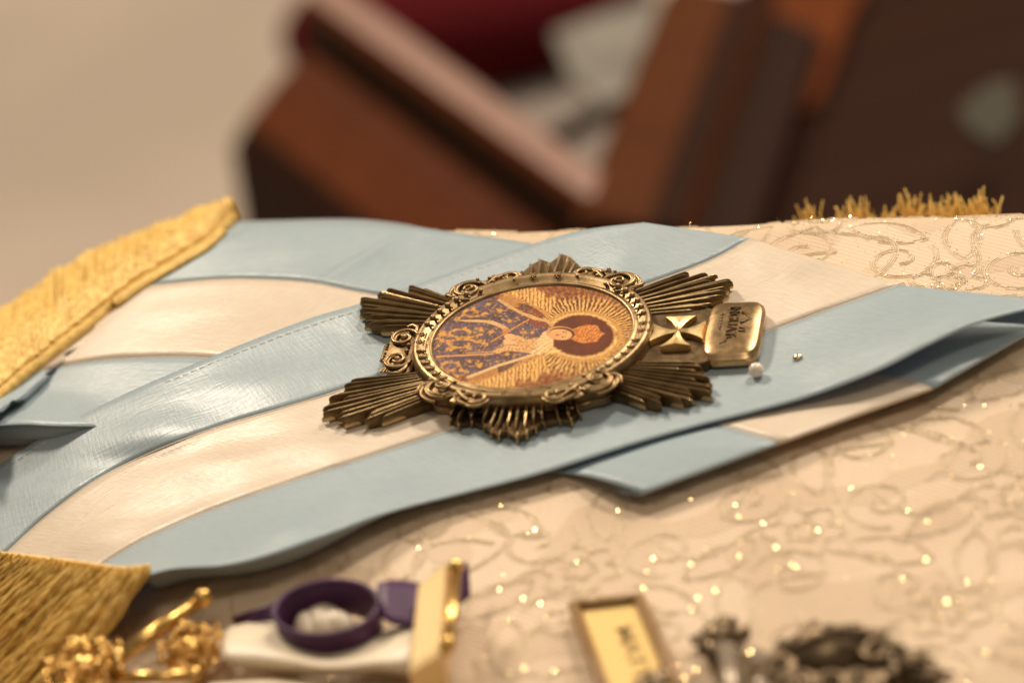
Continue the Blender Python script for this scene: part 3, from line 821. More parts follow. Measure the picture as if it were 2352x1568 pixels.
# bottom ornament: two volutes with leaves
mb = MB()
mb.prism([(-27, -8.5), (-27, 8.5), (-29.5, 9.6), (-32.5, 8.4), (-33.8, 5), (-35.3, 2.6), (-35.3, -2.6), (-33.8, -5), (-32.5, -8.4), (-29.5, -9.6)], .4, 2.6, bevel=.3)
for s in (1, -1):
    def sp2(cu, cv, r0, r1, a0, a1, z, rad, n=26):
        pts = [Vector((cu+(r0+(r1-r0)*i/(n-1))*math.cos(math.radians(a0+(a1-a0)*i/(n-1))), s*(cv+(r0+(r1-r0)*i/(n-1))*math.sin(math.radians(a0+(a1-a0)*i/(n-1)))), z)) for i in range(n)]
        mb.tube(pts, rad, 7)
    sp2(-31, 4.4, 3.5, .8, 10, 500, 3.2, .48, 40); sp2(-31, 4.4, 2.2, 1.8, 60, 250, 3.0, .35)
    mb.tube([(-28.2, s*6.5, 3.2), (-28.4, s*8.4, 3.2), (-29.6, s*9.6, 3.0), (-30.9, s*9.3, 2.9)], [.35, .55, .55, .3], 7)
    for k in range(4): mb.tube([(-33.4+.5*k, s*(6.8-.2*k), 2.7), (-34.4+.8*k, s*(7.9+.1*k), 2.4)], .28, 6)
    for k in range(3): mb.tube([(-34.2, s*(.8+1.0*k), 2.8), (-35.3, s*(.9+1.05*k), 2.0)], .3, 6)
    mb.ball((-30.8, s*4.4, 3.3), .8, 10, 6); mb.ball((-29.2, s*1.2, 3.2), .6, 8, 6)
smooth_by_angle(mb.build('scroll_ornament', BRASS, medal, scale=MM), 60)

# ray fans ----------------------------------------------------------------
def ray_bar(L, w, h, tip):
    """bar along +x from 0 to L with a rounded ridge and a blunt pointed end"""
    prof_ = [(-.5, 0), (-.46, .35), (-.20, .93), (0, 1.0), (.20, .93), (.46, .35), (.5, 0)]
    mb = MB(); secs = [(0, 1, 1), (L-tip, 1, 1), (L-.35*tip, .72, .86), (L, .30, .55)]
    vs = []
    for x_, sw, sh in secs:
        for a, b in prof_: vs.append((x_, a*w*sw, b*h*sh))
    p = len(prof_); f2 = []
    for i in range(len(secs)-1):
        for j in range(p-1): f2.append((i*p+j, i*p+j+1, (i+1)*p+j+1, (i+1)*p+j))
    f2.append(tuple((len(secs)-1)*p+j for j in range(p)))
    mb.add(vs, f2); return mb
def set_side_patina(o):
    """the low flanks keep the brown patina, the rubbed ridges are bright"""
    o.data.materials.append(PATINA)
    mi = []
    for pl in o.data.polygons:
        zz = max(o.data.vertices[v].co.z for v in pl.vertices); mi.append(1 if (abs(pl.normal.z) < .62 and abs(pl.normal.x) < .6) else 0)
    o.data.polygons.foreach_set('material_index', mi)
def fan(mu, mv, seed):
    r = random.Random(seed)
    nb = 19; ends = []; bars = []
    groups = [-1.6, .2, .6, -4.6, -1.4, .2, .5, -3.4, -.4, .9, 1.2, -2.8, -.2, 1.4, .8, -3.4, -.6, .8, -2.6]
    for i in range(nb):
        t = i/(nb-1)
        a = math.radians(23+22*t); u, v, _ = on_frame(a, 3.6)
        v += .4*t
        dr = math.radians(3+32*t)
        reach = (39.6 if mu < 0 else 37.8) + 5.2*math.sin(math.pi*min(1, t*1.05+.05)) - 8.5*max(0, t-.55)**1.1*2.0 - 1.2*(1-t)
        L = (reach - u)/math.cos(dr) + groups[i]*.95 + r.uniform(-.4, .4)
        bars.append((u, v, dr, L))
    plate = [(bars[0][0]-1.5, bars[0][1]-.9)]
    for u, v, dr, L in bars: plate.append((u+(L-.8)*math.cos(dr), v+(L-.8)*math.sin(dr)))
    plate.append((bars[-1][0]-1.5, bars[-1][1]+.6))
    pl = [(mu*p[0]*MM, mv*p[1]*MM) for p in plate]
    if mu*mv < 0: pl.reverse()
    mb = MB(); mb.prism(pl, 0, 1.75*MM)
    po = mb.build('ray_fan', PATINA, medal, smooth=False)
    for i, (u, v, dr, L) in enumerate(bars):
        w = .95; h = (1.45, 1.95, 1.65, 1.25, 1.85)[i % 5] + r.uniform(-.12, .12)
        o = ray_bar(L, w, h, 1.5).build('ray', RAY_BRASS, po, scale=MM); set_side_patina(o); smooth_by_angle(o, 50)
        ang_ = math.atan2(mv*math.sin(dr), mu*math.cos(dr))
        o.location = (mu*u*MM, mv*v*MM, 1.55*MM); o.rotation_euler = (0, 0, ang_)
        # lower course showing at the ends
        if i % 2 == 0:
            o2 = ray_bar(L*.9, w*.95, 1.5, 1.3).build('ray', RAY_BRASS, po, scale=MM); smooth_by_angle(o2, 50)
            o2.location = (mu*(u+L*.12*math.cos(dr))*MM, mv*(v+L*.12*math.sin(dr))*MM, .25*MM); o2.rotation_euler = (0, 0, ang_)
for i, (mu, mv) in enumerate(((1, 1), (1, -1), (-1, 1), (-1, -1))): fan(mu, mv, 11+i)
# side sprays
def spray(mv, seed, k_=1.0):
    r = random.Random(seed)
    angs = [-30, -25, -20, -13.5, -9.5, -6, -2.4, 1.2, 4.8, 8.4, 12, 18.5, 23, 27.5]
    lens = [q*k_ for q in [6.3, 7.4, 5.6, 6.6, 8.6, 9.6, 8.4, 10.8, 9.8, 8.0, 6.4, 6.2, 7.6, 5.6]]
    plate = []; bars = []
    for a, L in zip(angs, lens):
        aa = math.radians(90-a); u, v, _ = on_frame(aa, 3.2); dr = math.radians(90-a*.75)
        bars.append((u, v, dr, L))
    plate = [(p[0]+.0, p[1]-.5) for p in ((bars[-1][0], bars[-1][1]), (bars[0][0], bars[0][1]))][::-1]
    outer = [(u+(L-.8)*math.cos(dr), v+(L-.8)*math.sin(dr)) for u, v, dr, L in bars]
    pl = [(p[0]*MM, mv*p[1]*MM) for p in [(bars[0][0]-.5, bars[0][1]-.5)]+outer+[(bars[-1][0]+.5, bars[-1][1]-.5)]]
    if mv > 0: pl.reverse()
    mb = MB(); mb.prism(pl, 0, 1.3*MM)
    po = mb.build('side_spray', PATINA, medal, smooth=False)
    for i, (u, v, dr, L) in enumerate(bars):
        ang_ = mv*dr
        o = ray_bar(L*.86, 1.15, 1.5+.3*(i % 2), 1.5).build('ray', RAY_BRASS, po, scale=MM); smooth_by_angle(o, 50); set_side_patina(o)
        o.location = (u*MM, mv*v*MM, 1.9*MM); o.rotation_euler = (0, math.radians(7), ang_)
        o2 = ray_bar(L, 1.1, 1.5, 1.3).build('ray', RAY_BRASS, po, scale=MM); smooth_by_angle(o2, 50)
        o2.location = (u*MM, mv*v*MM, .1*MM); o2.rotation_euler = (0, 0, ang_+math.radians(2.5))
spray(1, 31, 1.48); spray(-1, 32)

# neck plate with cross -------------------------------------------------------
mb = MB()
mb.prism([(25.0, -11.0), (36, -12.6), (41, -10.2), (41, 10.2), (36, 12.6), (25.0, 11.0)], .3, 2.5, bevel=.2)
smooth_by_angle(mb.build('neck_plate', brass('neck_brass', (.16, .105, .055), (.09, .06, .03), .55, 500), medal, scale=MM))
mb = MB()
def arm(dirv, Lr):
    n = 9; vs = []; d = Vector(dirv); p = Vector((-d.y, d.x, 0))
    for i in range(n):
        t = i/(n-1); r = .15+(Lr-.15)*t; w = .5+3.0*t**1.9; zr = 2.0-.12*t
        for a, z in ((-1, 0), (-1, 1.5), (-.5, 1.5+(zr-1.5)*.5), (0, zr), (.5, 1.5+(zr-1.5)*.5), (1, 1.5), (1, 0)):
            rr = r - (.55*(1-abs(a))*(t**6))
            q = d*rr + p*(a*w); vs.append((q.x, q.y, z))
    f2 = []
    for i in range(n-1):
        for j in range(6): f2.append((i*7+j, i*7+j+1, (i+1)*7+j+1, (i+1)*7+j))
    f2.append(tuple((n-1)*7+j for j in range(7)))
    mb.add(vs, f2)
arm((1, 0, 0), 5.9); arm((-1, 0, 0), 6.0); arm((0, 1, 0), 5.9); arm((0, -1, 0), 5.9)
cr = mb.build('cross', brass('cross_brass', (.80, .60, .30), (.62, .44, .20), .40, 120), medal, scale=MM); smooth_by_angle(cr, 40); cr.location = (33.3*MM, .2*MM, 2.5*MM)
# flip check on faces
bmx = bmesh.new(); bmx.from_mesh(cr.data); bmesh.ops.recalc_face_normals(bmx, faces=bmx.faces); bmx.to_mesh(cr.data); bmx.free()

# top tab -----------------------------------------------------------------
def tab():
    n = 44; hu, hv = 6.6, 11.3; vs = []; fs = []
    m = 64
    def sup(a, p=5.0):
        c, s = math.cos(a), math.sin(a)
        k = (abs(c)**p+abs(s)**p)**(-1/p); return c*k, s*k
    rings = [(0, 3.6)] + [(t, 3.5-.3*t**2-.9*t**6) for t in np.linspace(.06, .93, 16)] + [(.955, 1.95), (.985, 1.85), (1.0, 1.6), (1.0, .1)]
    for t, z in rings:
        for k in range(m):
            c, s = sup(2*math.pi*k/m, 2+3.2*min(1, t*1.2)); vs.append((c*hu*t, s*hv*t, z))
    for i in range(len(rings)-1):
        for k in range(m):
            k2 = (k+1) % m; fs.append((i*m+k, (i+1)*m+k, (i+1)*m+k2, i*m+k2))
    mb = MB(); mb.add(vs, fs); return mb
tb = tab().build('top_tab', BRASS_TAB, medal, scale=MM); tb.location = (45.6*MM, 1.3*MM, .5*MM)
def text_mesh(s, size, extrude, bevel=0.0):
    c = bpy.data.curves.new('t', 'FONT'); c.body = s; c.size = size; c.extrude = extrude; c.align_x = 'CENTER'; c.align_y = 'CENTER'; c.offset = .00003; c.resolution_u = 3
    o = bpy.data.objects.new('t', c); COL.objects.link(o)
    dg = bpy.context.evaluated_depsgraph_get(); me = bpy.data.meshes.new_from_object(o.evaluated_get(dg))
    bpy.data.objects.remove(o); return me
def text_obj(name, s, size, ex, material, parent, loc, rz, sx=1.0):
    me = text_mesh(s, size, ex); me.materials.clear(); me.materials.append(material)
    o = bpy.data.objects.new(name, me); COL.objects.link(o); o.parent = parent; o.location = loc; o.rotation_euler = (0, 0, rz); o.scale = (sx, 1, 1)
    return o
text_obj('lettering', 'NGUAT', .0034, .00022, LETTER, tb, (-.0002, .0014, .00352), -math.pi/2, 1.02)
# roof line and small tower over the word, worn script under it
mb = MB()
Z = 3.63
mb.tube([(1.7, 5.0, Z), (3.9, 2.4, Z-.35), (1.5, .6, Z)], .30, 5); mb.tube([(1.6, -1.1, Z), (3.1, -1.3, Z-.15), (3.0, -2.5, Z-.15), (1.5, -2.4, Z)], .26, 5)
mb.tube([(1.2, -3.3, Z), (.2, -3.7, Z), (.1, -4.7, Z), (-.9, -4.9, Z), (-1.0, -6.0, Z-.1), (-2.4, -7.0, Z-.3)], .17, 5)
mb.tube([(-2.9+.32*math.sin(k*2.1), 5.2-k*.42, Z-.1) for k in range(17)], .2, 5)
mb.build('roof_and_script_relief', LETTER, tb, scale=MM)

# ------------------------------------------------------------------ pins
def pin(name, px, py, r, material, label, cat, flat=1.0):
    p = on(px, py, .0037+r)
    mb = MB(); mb.ball((0, 0, 0), r, 24, 14, (1, 1, flat)); 
    e = empty(name, p); tag(e, label, cat)
    mb.build('pin_head', material, e)
    s = MB(); s.tube([(0, 0, -r*.9), (-.0004, .0006, -r-.004)], .00025, 6); s.build('pin_shaft', STEEL, e)
pin('pearl_pin', 1737, 850, .00172, PEARL, 'round pearl pin head stuck in sash beside the medal tab', 'pin')
pin('metal_pin', 1833, 822, .0012, STEEL, 'tiny metal pin head on blue satin right of the pearl', 'pin', .8)

# ------------------------------------------------------------------ things along the near border
def P3(px, py, z): return at(px, py, z)
# gold filigree brooch
gb = empty('gold_filigree_brooch', at(300, 1520, 0)); tag(gb, 'shiny gold filigree brooch beside the gold fringe', 'brooch')
def rel(e, p): return Vector(p) - e.location
def rosette(px, py, R, name, seed):
    r = random.Random(seed); mb = MB(); c = rel(gb, at(px, py, .004))
    for k in range(16):
        a = k*.3927; q = c + Vector((R*(.55+.2*(k % 2))*math.cos(a), R*(.55+.2*(k % 2))*math.sin(a), .001+r.uniform(0, .0015)))
        mb.tube([q+Vector((R*.27*math.cos(t), R*.27*math.sin(t)*.8, .0012*math.sin(2*t+k))) for t in np.linspace(0, 6.283, 14)], R*.05, 5)
        if k % 2: continue
        mb.ball(c+Vector((R*.98*math.cos(a+.35), R*.98*math.sin(a+.35), .0006)), R*.13, 8, 6)
        mb.ball(q+Vector((0, 0, .0012)), R*.11, 8, 6)
    mb.tube([c+Vector((R*.95*math.cos(t), R*.95*math.sin(t), 0)) for t in np.linspace(0, 6.283, 30)], R*.07, 6)
    mb.ball(c+Vector((0, 0, .0015)), R*.3, 12, 8, (1, 1, .7)); mb.ball(c+Vector((0, 0, -.0022)), R*.9, 16, 6, (1, 1, .12))
    mb.build(name, GOLD, gb)
rosette(195, 1535, .0085, 'rosette', 1); rosette(440, 1490, .0066, 'rosette', 2)
mb = MB()
mb.tube([rel(gb, at(268, 1512, .006)), rel(gb, at(370, 1440, .007)), rel(gb, at(462, 1376, .007))], .0016, 10); mb.ball(rel(gb, at(466, 1372, .0075)), .0021, 12, 8); mb.ball(rel(gb, at(270, 1508, .006)), .0021, 12, 8)
mb.build('bar', GOLD, gb)
mb = MB(); mb.tube([rel(gb, at(255, 1556, .004)), rel(gb, at(350, 1553, .004)), rel(gb, at(450, 1550, .004))], .0013, 10); mb.ball(rel(gb, at(446, 1548, .005)), .0018, 10, 8); mb.build('bar', GOLD, gb)

# purple and white ribbon badge with gold bar
rb = empty('purple_ribbon_badge', at(750, 1430, 0)); tag(rb, 'purple and white looped ribbon badge with a gold clasp bar', 'badge')
def band(name, pts_top, pts_bot, material, thick=.0005):
    vs = []; fs = []; n = len(pts_top); m = 6
    for a, b in zip(pts_top, pts_bot):
        for j in range(m): vs.append(rel(rb, Vector(a).lerp(Vector(b), j/(m-1))))
    for i in range(n-1):
        for j in range(m-1): fs.append((i*m+j, i*m+j+1, (i+1)*m+j+1, (i+1)*m+j))
    o = mesh_obj(name, vs, fs, material, rb); sd = o.modifiers.new('thickness', 'SOLIDIFY'); sd.thickness = thick; sd.offset = 0
    return o
cz = .0115
cen = at(748, 1392, cz); ax = (at(868, 1388, cz)-cen); ay = (at(762, 1330, cz)-cen)
top = [cen + ax*math.cos(t) + ay*math.sin(t) for t in np.linspace(0, 2*math.pi, 49)]
bot = [cen + ax*.93*math.cos(t) + ay*.93*math.sin(t) - Vector((0, 0, .0085)) for t in np.linspace(0, 2*math.pi, 49)]
band('ribbon_loop', top, bot, PURPLE, .0008)
mb = MB()
for k, (px, py, R) in enumerate(((706, 1438, .0034), (738, 1432, .0040), (776, 1434, .0038), (748, 1412, .0030))):
    mb.ball(rel(rb, at(px, py, .0045)), R, 14, 10, (.8, 1.3, .8), .35*k)
mb.build('white_pleats', CREAM, rb)
t0 = [at(x, y, z) for x, y, z in ((866, 1340, .011), (900, 1332, .0105), (940, 1335, .010), (985, 1345, .009), (1075, 1290, .007))]
t1 = [at(x, y, z) for x, y, z in ((868, 1412, .010), (900, 1432, .009), (940, 1440, .0085), (985, 1440, .008), (1080, 1370, .005))]
band('ribbon_tail', t0, t1, PURPLE)
t0 = [at(x, y, z) for x, y, z in ((634, 1382, .009), (590, 1398, .007), (535, 1415, .004))]
t1 = [at(x, y, z) for x, y, z in ((636, 1425, .007), (590, 1428, .005), (545, 1440, .002))]
band('ribbon_tail', t0, t1, PURPLE)
# white ribbon under the loop, billowing towards the near border
def white_fold(name, rows):
    n = 26; R_ = [resample(r, n) for r in [[(p[0], p[1], p[2]) for p in row] for row in rows]]
    cols = np.array(R_); vs = []; fs = []; mrow = 14
    for i in range(n):
        c = resample([tuple(cols[j, i]) for j in range(len(rows))], mrow)
        for j in range(mrow): vs.append(rel(rb, at(c[j][0], c[j][1], c[j][2])))
    for i in range(n-1):
        for j in range(mrow-1): fs.append((i*mrow+j, i*mrow+j+1, (i+1)*mrow+j+1, (i+1)*mrow+j))
    o = mesh_obj(name, vs, fs, CREAM, rb); sd = o.modifiers.new('thickness', 'SOLIDIFY'); sd.thickness = .0006
white_fold('white_ribbon', [[(520, 1440, .003), (620, 1425, .005), (740, 1490, .004), (870, 1450, .005), (965, 1430, .008)],
                            [(505, 1485, .006), (620, 1480, .008), (745, 1512, .0075), (870, 1492, .008), (955, 1480, .010)],
                            [(520, 1520, .005), (640, 1522, .008), (760, 1535, .008), (870, 1528, .008), (945, 1535, .008)],
                            [(540, 1532, .001), (650, 1545, .002), (760, 1552, .002), (860, 1548, .002), (940, 1556, .002)]])
white_fold('white_ribbon', [[(480, 1570, .004), (620, 1560, .005), (760, 1566, .004), (900, 1575, .004)],
                            [(470, 1610, .007), (620, 1600, .008), (760, 1606, .007), (900, 1615, .006)],
                            [(470, 1660, .003), (620, 1650, .003), (760, 1656, .003), (900, 1665, .003)]])
PALE_GOLD, _n, _b = mat('pale_gold', (.80, .58, .28), .4, .45)
# gold clasp bar: bevelled prism
def slab(pxq, z0, z1, name, material, parent, inset=.0):
    base = [rel(parent, at(x, y, z1)) for x, y in pxq]; vs = []; n = len(base)
    for p in base: vs.append((p.x, p.y, p.z-(z1-z0)))
    for p in base: vs.append(tuple(p))
    c = sum((Vector(p) for p in base), Vector())/n
    for p in base: q = c + (Vector(p)-c)*(1-inset); vs.append((q.x, q.y, q.z+.0006))
    fs = []
    for r in range(2):
        for i in range(n):
            j = (i+1) % n; fs.append((r*n+i, r*n+j, (r+1)*n+j, (r+1)*n+i))
    fs.append(tuple(2*n+i for i in range(n))); fs.append(tuple(reversed(range(n))))
    o = mesh_obj(name, vs, fs, material, parent, smooth=False)
    b = bmesh.new(); b.from_mesh(o.data); bmesh.ops.recalc_face_normals(b, faces=b.faces); b.to_mesh(o.data); b.free()
    return o
slab([(960, 1345), (1030, 1290), (1015, 1500), (940, 1545)], .004, .0125, 'clasp_bar', PALE_GOLD, rb, .12)
mb = MB(); mb.tube([rel(rb, at(1048, 1295, .0125)), rel(rb, at(1040, 1400, .0125)), rel(rb, at(1026, 1495, .0125))], .0011, 10)
mb.ball(rel(rb, at(1048, 1300, .013)), .0016, 10, 8); mb.ball(rel(rb, at(1028, 1478, .013)), .0018, 10, 8); mb.build('clasp_rod', GOLD, rb)

# name plaque
pq = [(1318, 1392), (1468, 1374), (1600, 1690), (1440, 1720)]
pl_ = empty('name_plaque', at(1450, 1530, 0)); tag(pl_, 'yellow gold name plaque with brown rim lying on the cushion', 'plaque')
slab(pq, .0008, .0032, 'plaque_plate', PLAQUE, pl_, .02)
rim = MB(); cn = [rel(pl_, at(x, y, .0040)) for x, y in pq]
for i in range(4): rim.tube([cn[i], cn[(i+1) % 4]], .00125, 8)
for c in cn: rim.ball(c, .0013, 8, 6)
rim.build('plaque_rim', PLAQUE_RIM, pl_)
a_ = at(1425, 1425, .004); b_ = at(1505, 1620, .004)
o = text_obj('plaque_lettering', 'MATTER', .0048, .00012, INK, pl_, rel(pl_, a_.lerp(b_, .5)), math.atan2(b_.y-a_.y, b_.x-a_.x), 1.45)

DULL, _n, _b = mat('dull_silver', (.36, .29, .22), .4, .6)
# dark crowned medal, only its top in view
dm = empty('dark_crowned_medal', at(1850, 1590, 0)); tag(dm, 'dark pewter crowned medal cut off by the lower border', 'medal')
def blob(name, items, material):
    mb = MB()
    for px, py, z, r, sc in items: mb.ball(rel(dm, at(px, py, z)), r, 14, 9, sc)
    return mb.build(name, material, dm)
blob('leaf_ornament', [(1655, 1462, .005, .0042, (.9, .8, .7)), (1690, 1458, .005, .0026, (1.2, .8, .8)), (1640, 1492, .004, .0032, (.8, 1, .7)), (1668, 1440, .006, .0026, (1, 1, 1)), (1655, 1520, .003, .003, (.8, 1, .7))], PEWTER)
slab([(1688, 1492), (1725, 1502), (1742, 1640), (1700, 1640)], .001, .0065, 'shield', PEWTER, dm, .05)
mb = MB(); mb.tube([rel(dm, at(1668, 1490, .006)), rel(dm, at(1690, 1640, .006))], .0019, 10); mb.build('pearly_bar', DULL, dm)
mb = MB(); mb.tube([rel(dm, at(1742, 1505, .006)), rel(dm, at(1760, 1640, .006))], .0019, 10); mb.build('pearly_bar', DULL, dm)
mb = MB(); cc = rel(dm, at(1905, 1545, .002)); Rr = .0098
for k in range(9):
    a = math.radians(-80+20*k)
    mb.tube([cc + Vector((Rr*math.sin(a)*math.cos(t)*.95, Rr*math.cos(a)*.55*math.cos(t), Rr*.85*math.sin(t)+.001)) for t in np.linspace(0, 1.57, 9)], .0011, 7)
mb.ball(cc+Vector((0, 0, .001)), Rr*.98, 22, 12, (1, .62, .85)); mb.tube([cc+Vector((Rr*1.05*math.cos(t), Rr*.66*math.sin(t), .001)) for t in np.linspace(0, 6.283, 30)], .0016, 8)
for k in range(7): mb.ball(cc+Vector((Rr*1.0*math.cos(.3+k*.42), Rr*.62*math.sin(.3+k*.42), .0055)), .0014, 8, 6)
mb.ball(rel(dm, at(1832, 1478, .004)), .002, 8, 6)
smooth_by_angle(mb.build('crown', PEWTER, dm), 50)
blob('orb', [(2092, 1532, .004, .0036, (1, 1, 1)), (2030, 1552, .003, .0028, (1.2, 1, .8)), (2000, 1568, .003, .003, (1, 1, .8)), (2130, 1562, .003, .0026, (1, 1, 1))], PEWTER)
blob('side_scroll', [(1520, 1560, .003, .0028, (1, 1, .8)), (1495, 1575, .003, .003, (1.3, 1, .8)), (1790, 1530, .003, .0024, (.7, 1, .8)), (1800, 1560, .003, .003, (1, 1, .8))], PEWTER)
slab([(1540, 1590), (2160, 1600), (2120, 1800), (1600, 1800)], .0005, .004, 'medal_plate', PEWTER, dm, .05)

def curls(name, spots, material):
    mb = MB(); r = random.Random(5)
    for px, py, z, n, R_ in spots:
        c0 = rel(dm, at(px, py, z))
        for k in range(n):
            a = 6.283*k/n + r.uniform(-.2, .2); o_ = c0 + Vector((R_*math.cos(a), R_*.8*math.sin(a), r.uniform(-.0005, .0015)))
            mb.tube([o_ + Vector((R_*.42*(1-.5*t)*math.cos(a+5.5*t), R_*.42*(1-.5*t)*math.sin(a+5.5*t), .0006*t)) for t in np.linspace(0, 1, 10)], R_*.13, 6)
            mb.tube([o_, o_ + Vector((R_*.55*math.cos(a), R_*.45*math.sin(a), .001))], [R_*.15, R_*.04], 6)
    return mb.build(name, material, dm)
curls('filigree_curls', [(1655, 1470, .005, 9, .0040), (1905, 1530, .006, 14, .0098), (2080, 1535, .004, 8, .0040), (2010, 1558, .004, 7, .0034), (1800, 1540, .004, 7, .0032), (2140, 1560, .003, 6, .0030)], PEWTER)
# ------------------------------------------------------------------ background
def wood(name, a, b, rough=.6, coat=0):
    m, nt, p = mat(name, a, rough, Coat_Weight=coat, Coat_Roughness=.3)
    tc = N(nt, 'ShaderNodeTexCoord'); mp = N(nt, 'ShaderNodeMapping'); mp.inputs['Scale'].default_value = (4, 60, 60); nt.links.new(tc.outputs['Object'], mp.inputs[0])
    no = N(nt, 'ShaderNodeTexNoise'); no.inputs['Scale'].default_value = 2.0; no.inputs['Detail'].default_value = 6; nt.links.new(mp.outputs[0], no.inputs['Vector'])
    mx = N(nt, 'ShaderNodeMix', data_type='RGBA'); mx.inputs[6].default_value = (*a, 1); mx.inputs[7].default_value = (*b, 1)
    nt.links.new(no.outputs['Fac'], mx.inputs[0]); nt.links.new(mx.outputs[2], p.inputs['Base Color'])
    p.inputs['Specular IOR Level'].default_value = .5 if coat else .06
    return m
WOOD = wood('reddish_wood', (.145, .036, .009), (.07, .018, .005)); WOOD_D = wood('dark_wood', (.032, .011, .005), (.016, .006, .003), .6, 0); WOOD_T = wood('varnish_sheen_wood', (.34, .21, .165), (.25, .145, .11), .3, .5)  # varnished top face: its pinkish sheen is painted into the base colour
FZ = -.60
CARPET, nt_, b_c = mat('carpet', (.36, .27, .20), .9, Sheen_Weight=.2)
vary(nt_, b_c, (.46, .375, .295), .1, 3, base2=(.36, .29, .225)); 
fl_ = mesh_obj('floor', [(-6, -3, FZ), (6, -3, FZ), (6, 8, FZ), (-6, 8, FZ)], [(0, 1, 2, 3)], CARPET, smooth=False); fl_['kind'] = 'structure'
# plinth that carries the cushion
CLOTH, _n, _b = mat('table_cloth', (.30, .22, .15), .8)
mb = MB(); mb.box((0.0, -.06, (FZ-.09)/2-.001), (.32, .24, -FZ-.09-.002)); tbm = mb.build('table', CLOTH); tbm['kind'] = 'structure'

st = empty('wooden_bench', at(1100, 300, -.29)); tag(st, 'dark reddish wooden bench with moulded rails behind the cushion', 'bench')
def rail(name, pa, pb, z, prof_, mats):
    """moulding extruded along a level line; prof_: (sideways, up, material index) in metres"""
    a = at(pa[0], pa[1], z); b = at(pb[0], pb[1], z); d = (b-a).normalized(); s = Vector((d.y, -d.x, 0)); 
    vs = []; fs = []; n = len(prof_)
    for q in (a, b):
        for sx, sz, _ in prof_:
            p = q + s*(sx*1.22) + Vector((0, 0, sz*1.22)); vs.append(rel(st, p))
    mi = []
    for i in range(n):
        j = (i+1) % n; fs.append((i, j, n+j, n+i)); mi.append(prof_[i][2])
    fs.append(tuple(reversed(range(n)))); fs.append(tuple(range(n, 2*n))); mi += [2, 2]
    o = mesh_obj(name, vs, fs, mats, st, smooth=False)
    b_ = bmesh.new(); b_.from_mesh(o.data); bmesh.ops.recalc_face_normals(b_, faces=b_.faces); b_.to_mesh(o.data); b_.free()
    o.data.polygons.foreach_set('material_index', mi)
    bv = o.modifiers.new('bevel', 'BEVEL'); bv.width = .0015; bv.segments = 2
    return o
WOOD_M = wood('brown_wood', (.10, .030, .008), (.055, .016, .005))
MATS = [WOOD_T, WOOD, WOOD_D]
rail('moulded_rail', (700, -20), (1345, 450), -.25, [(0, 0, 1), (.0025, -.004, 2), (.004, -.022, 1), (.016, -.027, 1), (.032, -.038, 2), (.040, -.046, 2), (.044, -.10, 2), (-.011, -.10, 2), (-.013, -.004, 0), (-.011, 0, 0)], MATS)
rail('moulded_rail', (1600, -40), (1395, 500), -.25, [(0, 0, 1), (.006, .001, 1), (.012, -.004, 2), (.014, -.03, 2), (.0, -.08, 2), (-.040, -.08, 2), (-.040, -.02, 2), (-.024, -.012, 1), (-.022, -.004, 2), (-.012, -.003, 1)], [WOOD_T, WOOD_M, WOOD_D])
vs = [rel(st, at(x, y, -.285)) for x, y in ((1720, -60), (2700, -60), (2600, 620), (1450, 560))]
vs += [v - Vector((0, 0, .02)) for v in vs]
mesh_obj('seat_panel', vs, [(0, 1, 2, 3), (7, 6, 5, 4), (0, 4, 5, 1), (1, 5, 6, 2), (2, 6, 7, 3), (3, 7, 4, 0)], WOOD_D, st, smooth=False)
vs = [rel(st, at(x, y, -.280)) for x, y in ((1790, -30), (1990, -30), (1950, 40), (1880, 230), (1720, 330))]
mesh_obj('inlaid_panel', vs + [v-Vector((0, 0, .003)) for v in vs], [(0, 1, 2, 3, 4), (9, 8, 7, 6, 5)] + [(i, 5+i, 5+(i+1) % 5, (i+1) % 5) for i in range(5)], WOOD, st, smooth=False)

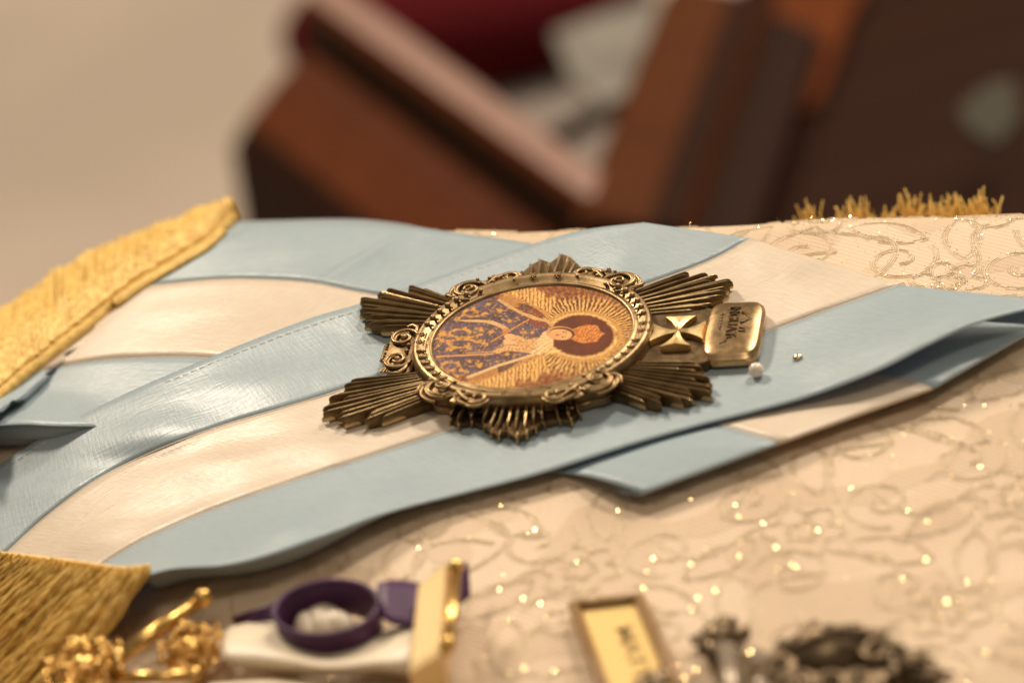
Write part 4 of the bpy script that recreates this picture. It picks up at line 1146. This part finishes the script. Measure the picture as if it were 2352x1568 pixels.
VELVET, _n, _b = mat('red_velvet', (.075, .004, .006), .9, Specular_IOR_Level=.1)
mb = MB(); c = at(1070, 35, -.36); mb.ball((0, 0, 0), .090, 28, 14, (1.0, .55, .4), -.1)
o = mb.build('red_velvet_cushion', VELVET); o.location = c; tag(o, 'deep red velvet cushion behind the wooden rail', 'cushion')
GREY, _n, _b = mat('pale_cloth', (.30, .27, .22), .8)
vary(_n, _b, (.22, .20, .165), .4, 30)
def sheet_bg(name, pxs, z, material, label, cat, th=.004):
    c = at(sum(p[0] for p in pxs)/len(pxs), sum(p[1] for p in pxs)/len(pxs), z); n = len(pxs)
    vs = [at(x, y, z)-c for x, y in pxs]; vs2 = [v-Vector((0, 0, th)) for v in vs]
    o = mesh_obj(name, vs+vs2, [tuple(range(n)), tuple(reversed(range(n, 2*n)))]+[(i, n+i, n+(i+1) % n, (i+1) % n) for i in range(n)], material, smooth=False)
    b_ = bmesh.new(); b_.from_mesh(o.data); bmesh.ops.recalc_face_normals(b_, faces=b_.faces); b_.to_mesh(o.data); b_.free()
    o.location = c; tag(o, label, cat); return o
sheet_bg('folded_cloth', [(1270, 75), (1420, 20), (1590, -20), (1520, 180), (1380, 240), (1310, 170)], -.31, GREY, 'pale folded cloth between the two wooden rails', 'cloth')
GREY2, _n, _b = mat('grey_green_cloth', (.06, .055, .042), .9, Specular_IOR_Level=.1)
GREY3, _n, _b = mat('shaded_floor_grey', (.20, .165, .14), .9)  # dull grey that paints in the shade on the floor between the rails
sheet_bg('shaded_floor_sheet', [(1040, 120), (1330, 60), (1560, 40), (1420, 440), (1350, 470)], -.38, GREY3, 'flat grey sheet standing in for shaded floor between the wooden rails', 'floor shade')
sheet_bg('grey_cloth', [(2200, 250), (2270, 190), (2330, 180), (2340, 270), (2290, 330), (2230, 300)], -.25, GREY2, 'small grey cloth on the dark wood at the right', 'cloth')
mb = MB(); a = at(1270, 325, -.34); b = at(1560, 165, -.34); mb.tube([Vector(), (b-a)*.5, b-a], .005, 10)
o = mb.build('dark_rod', WOOD_D); o.location = a; tag(o, 'thin dark rod lying between the wooden rails', 'rod')
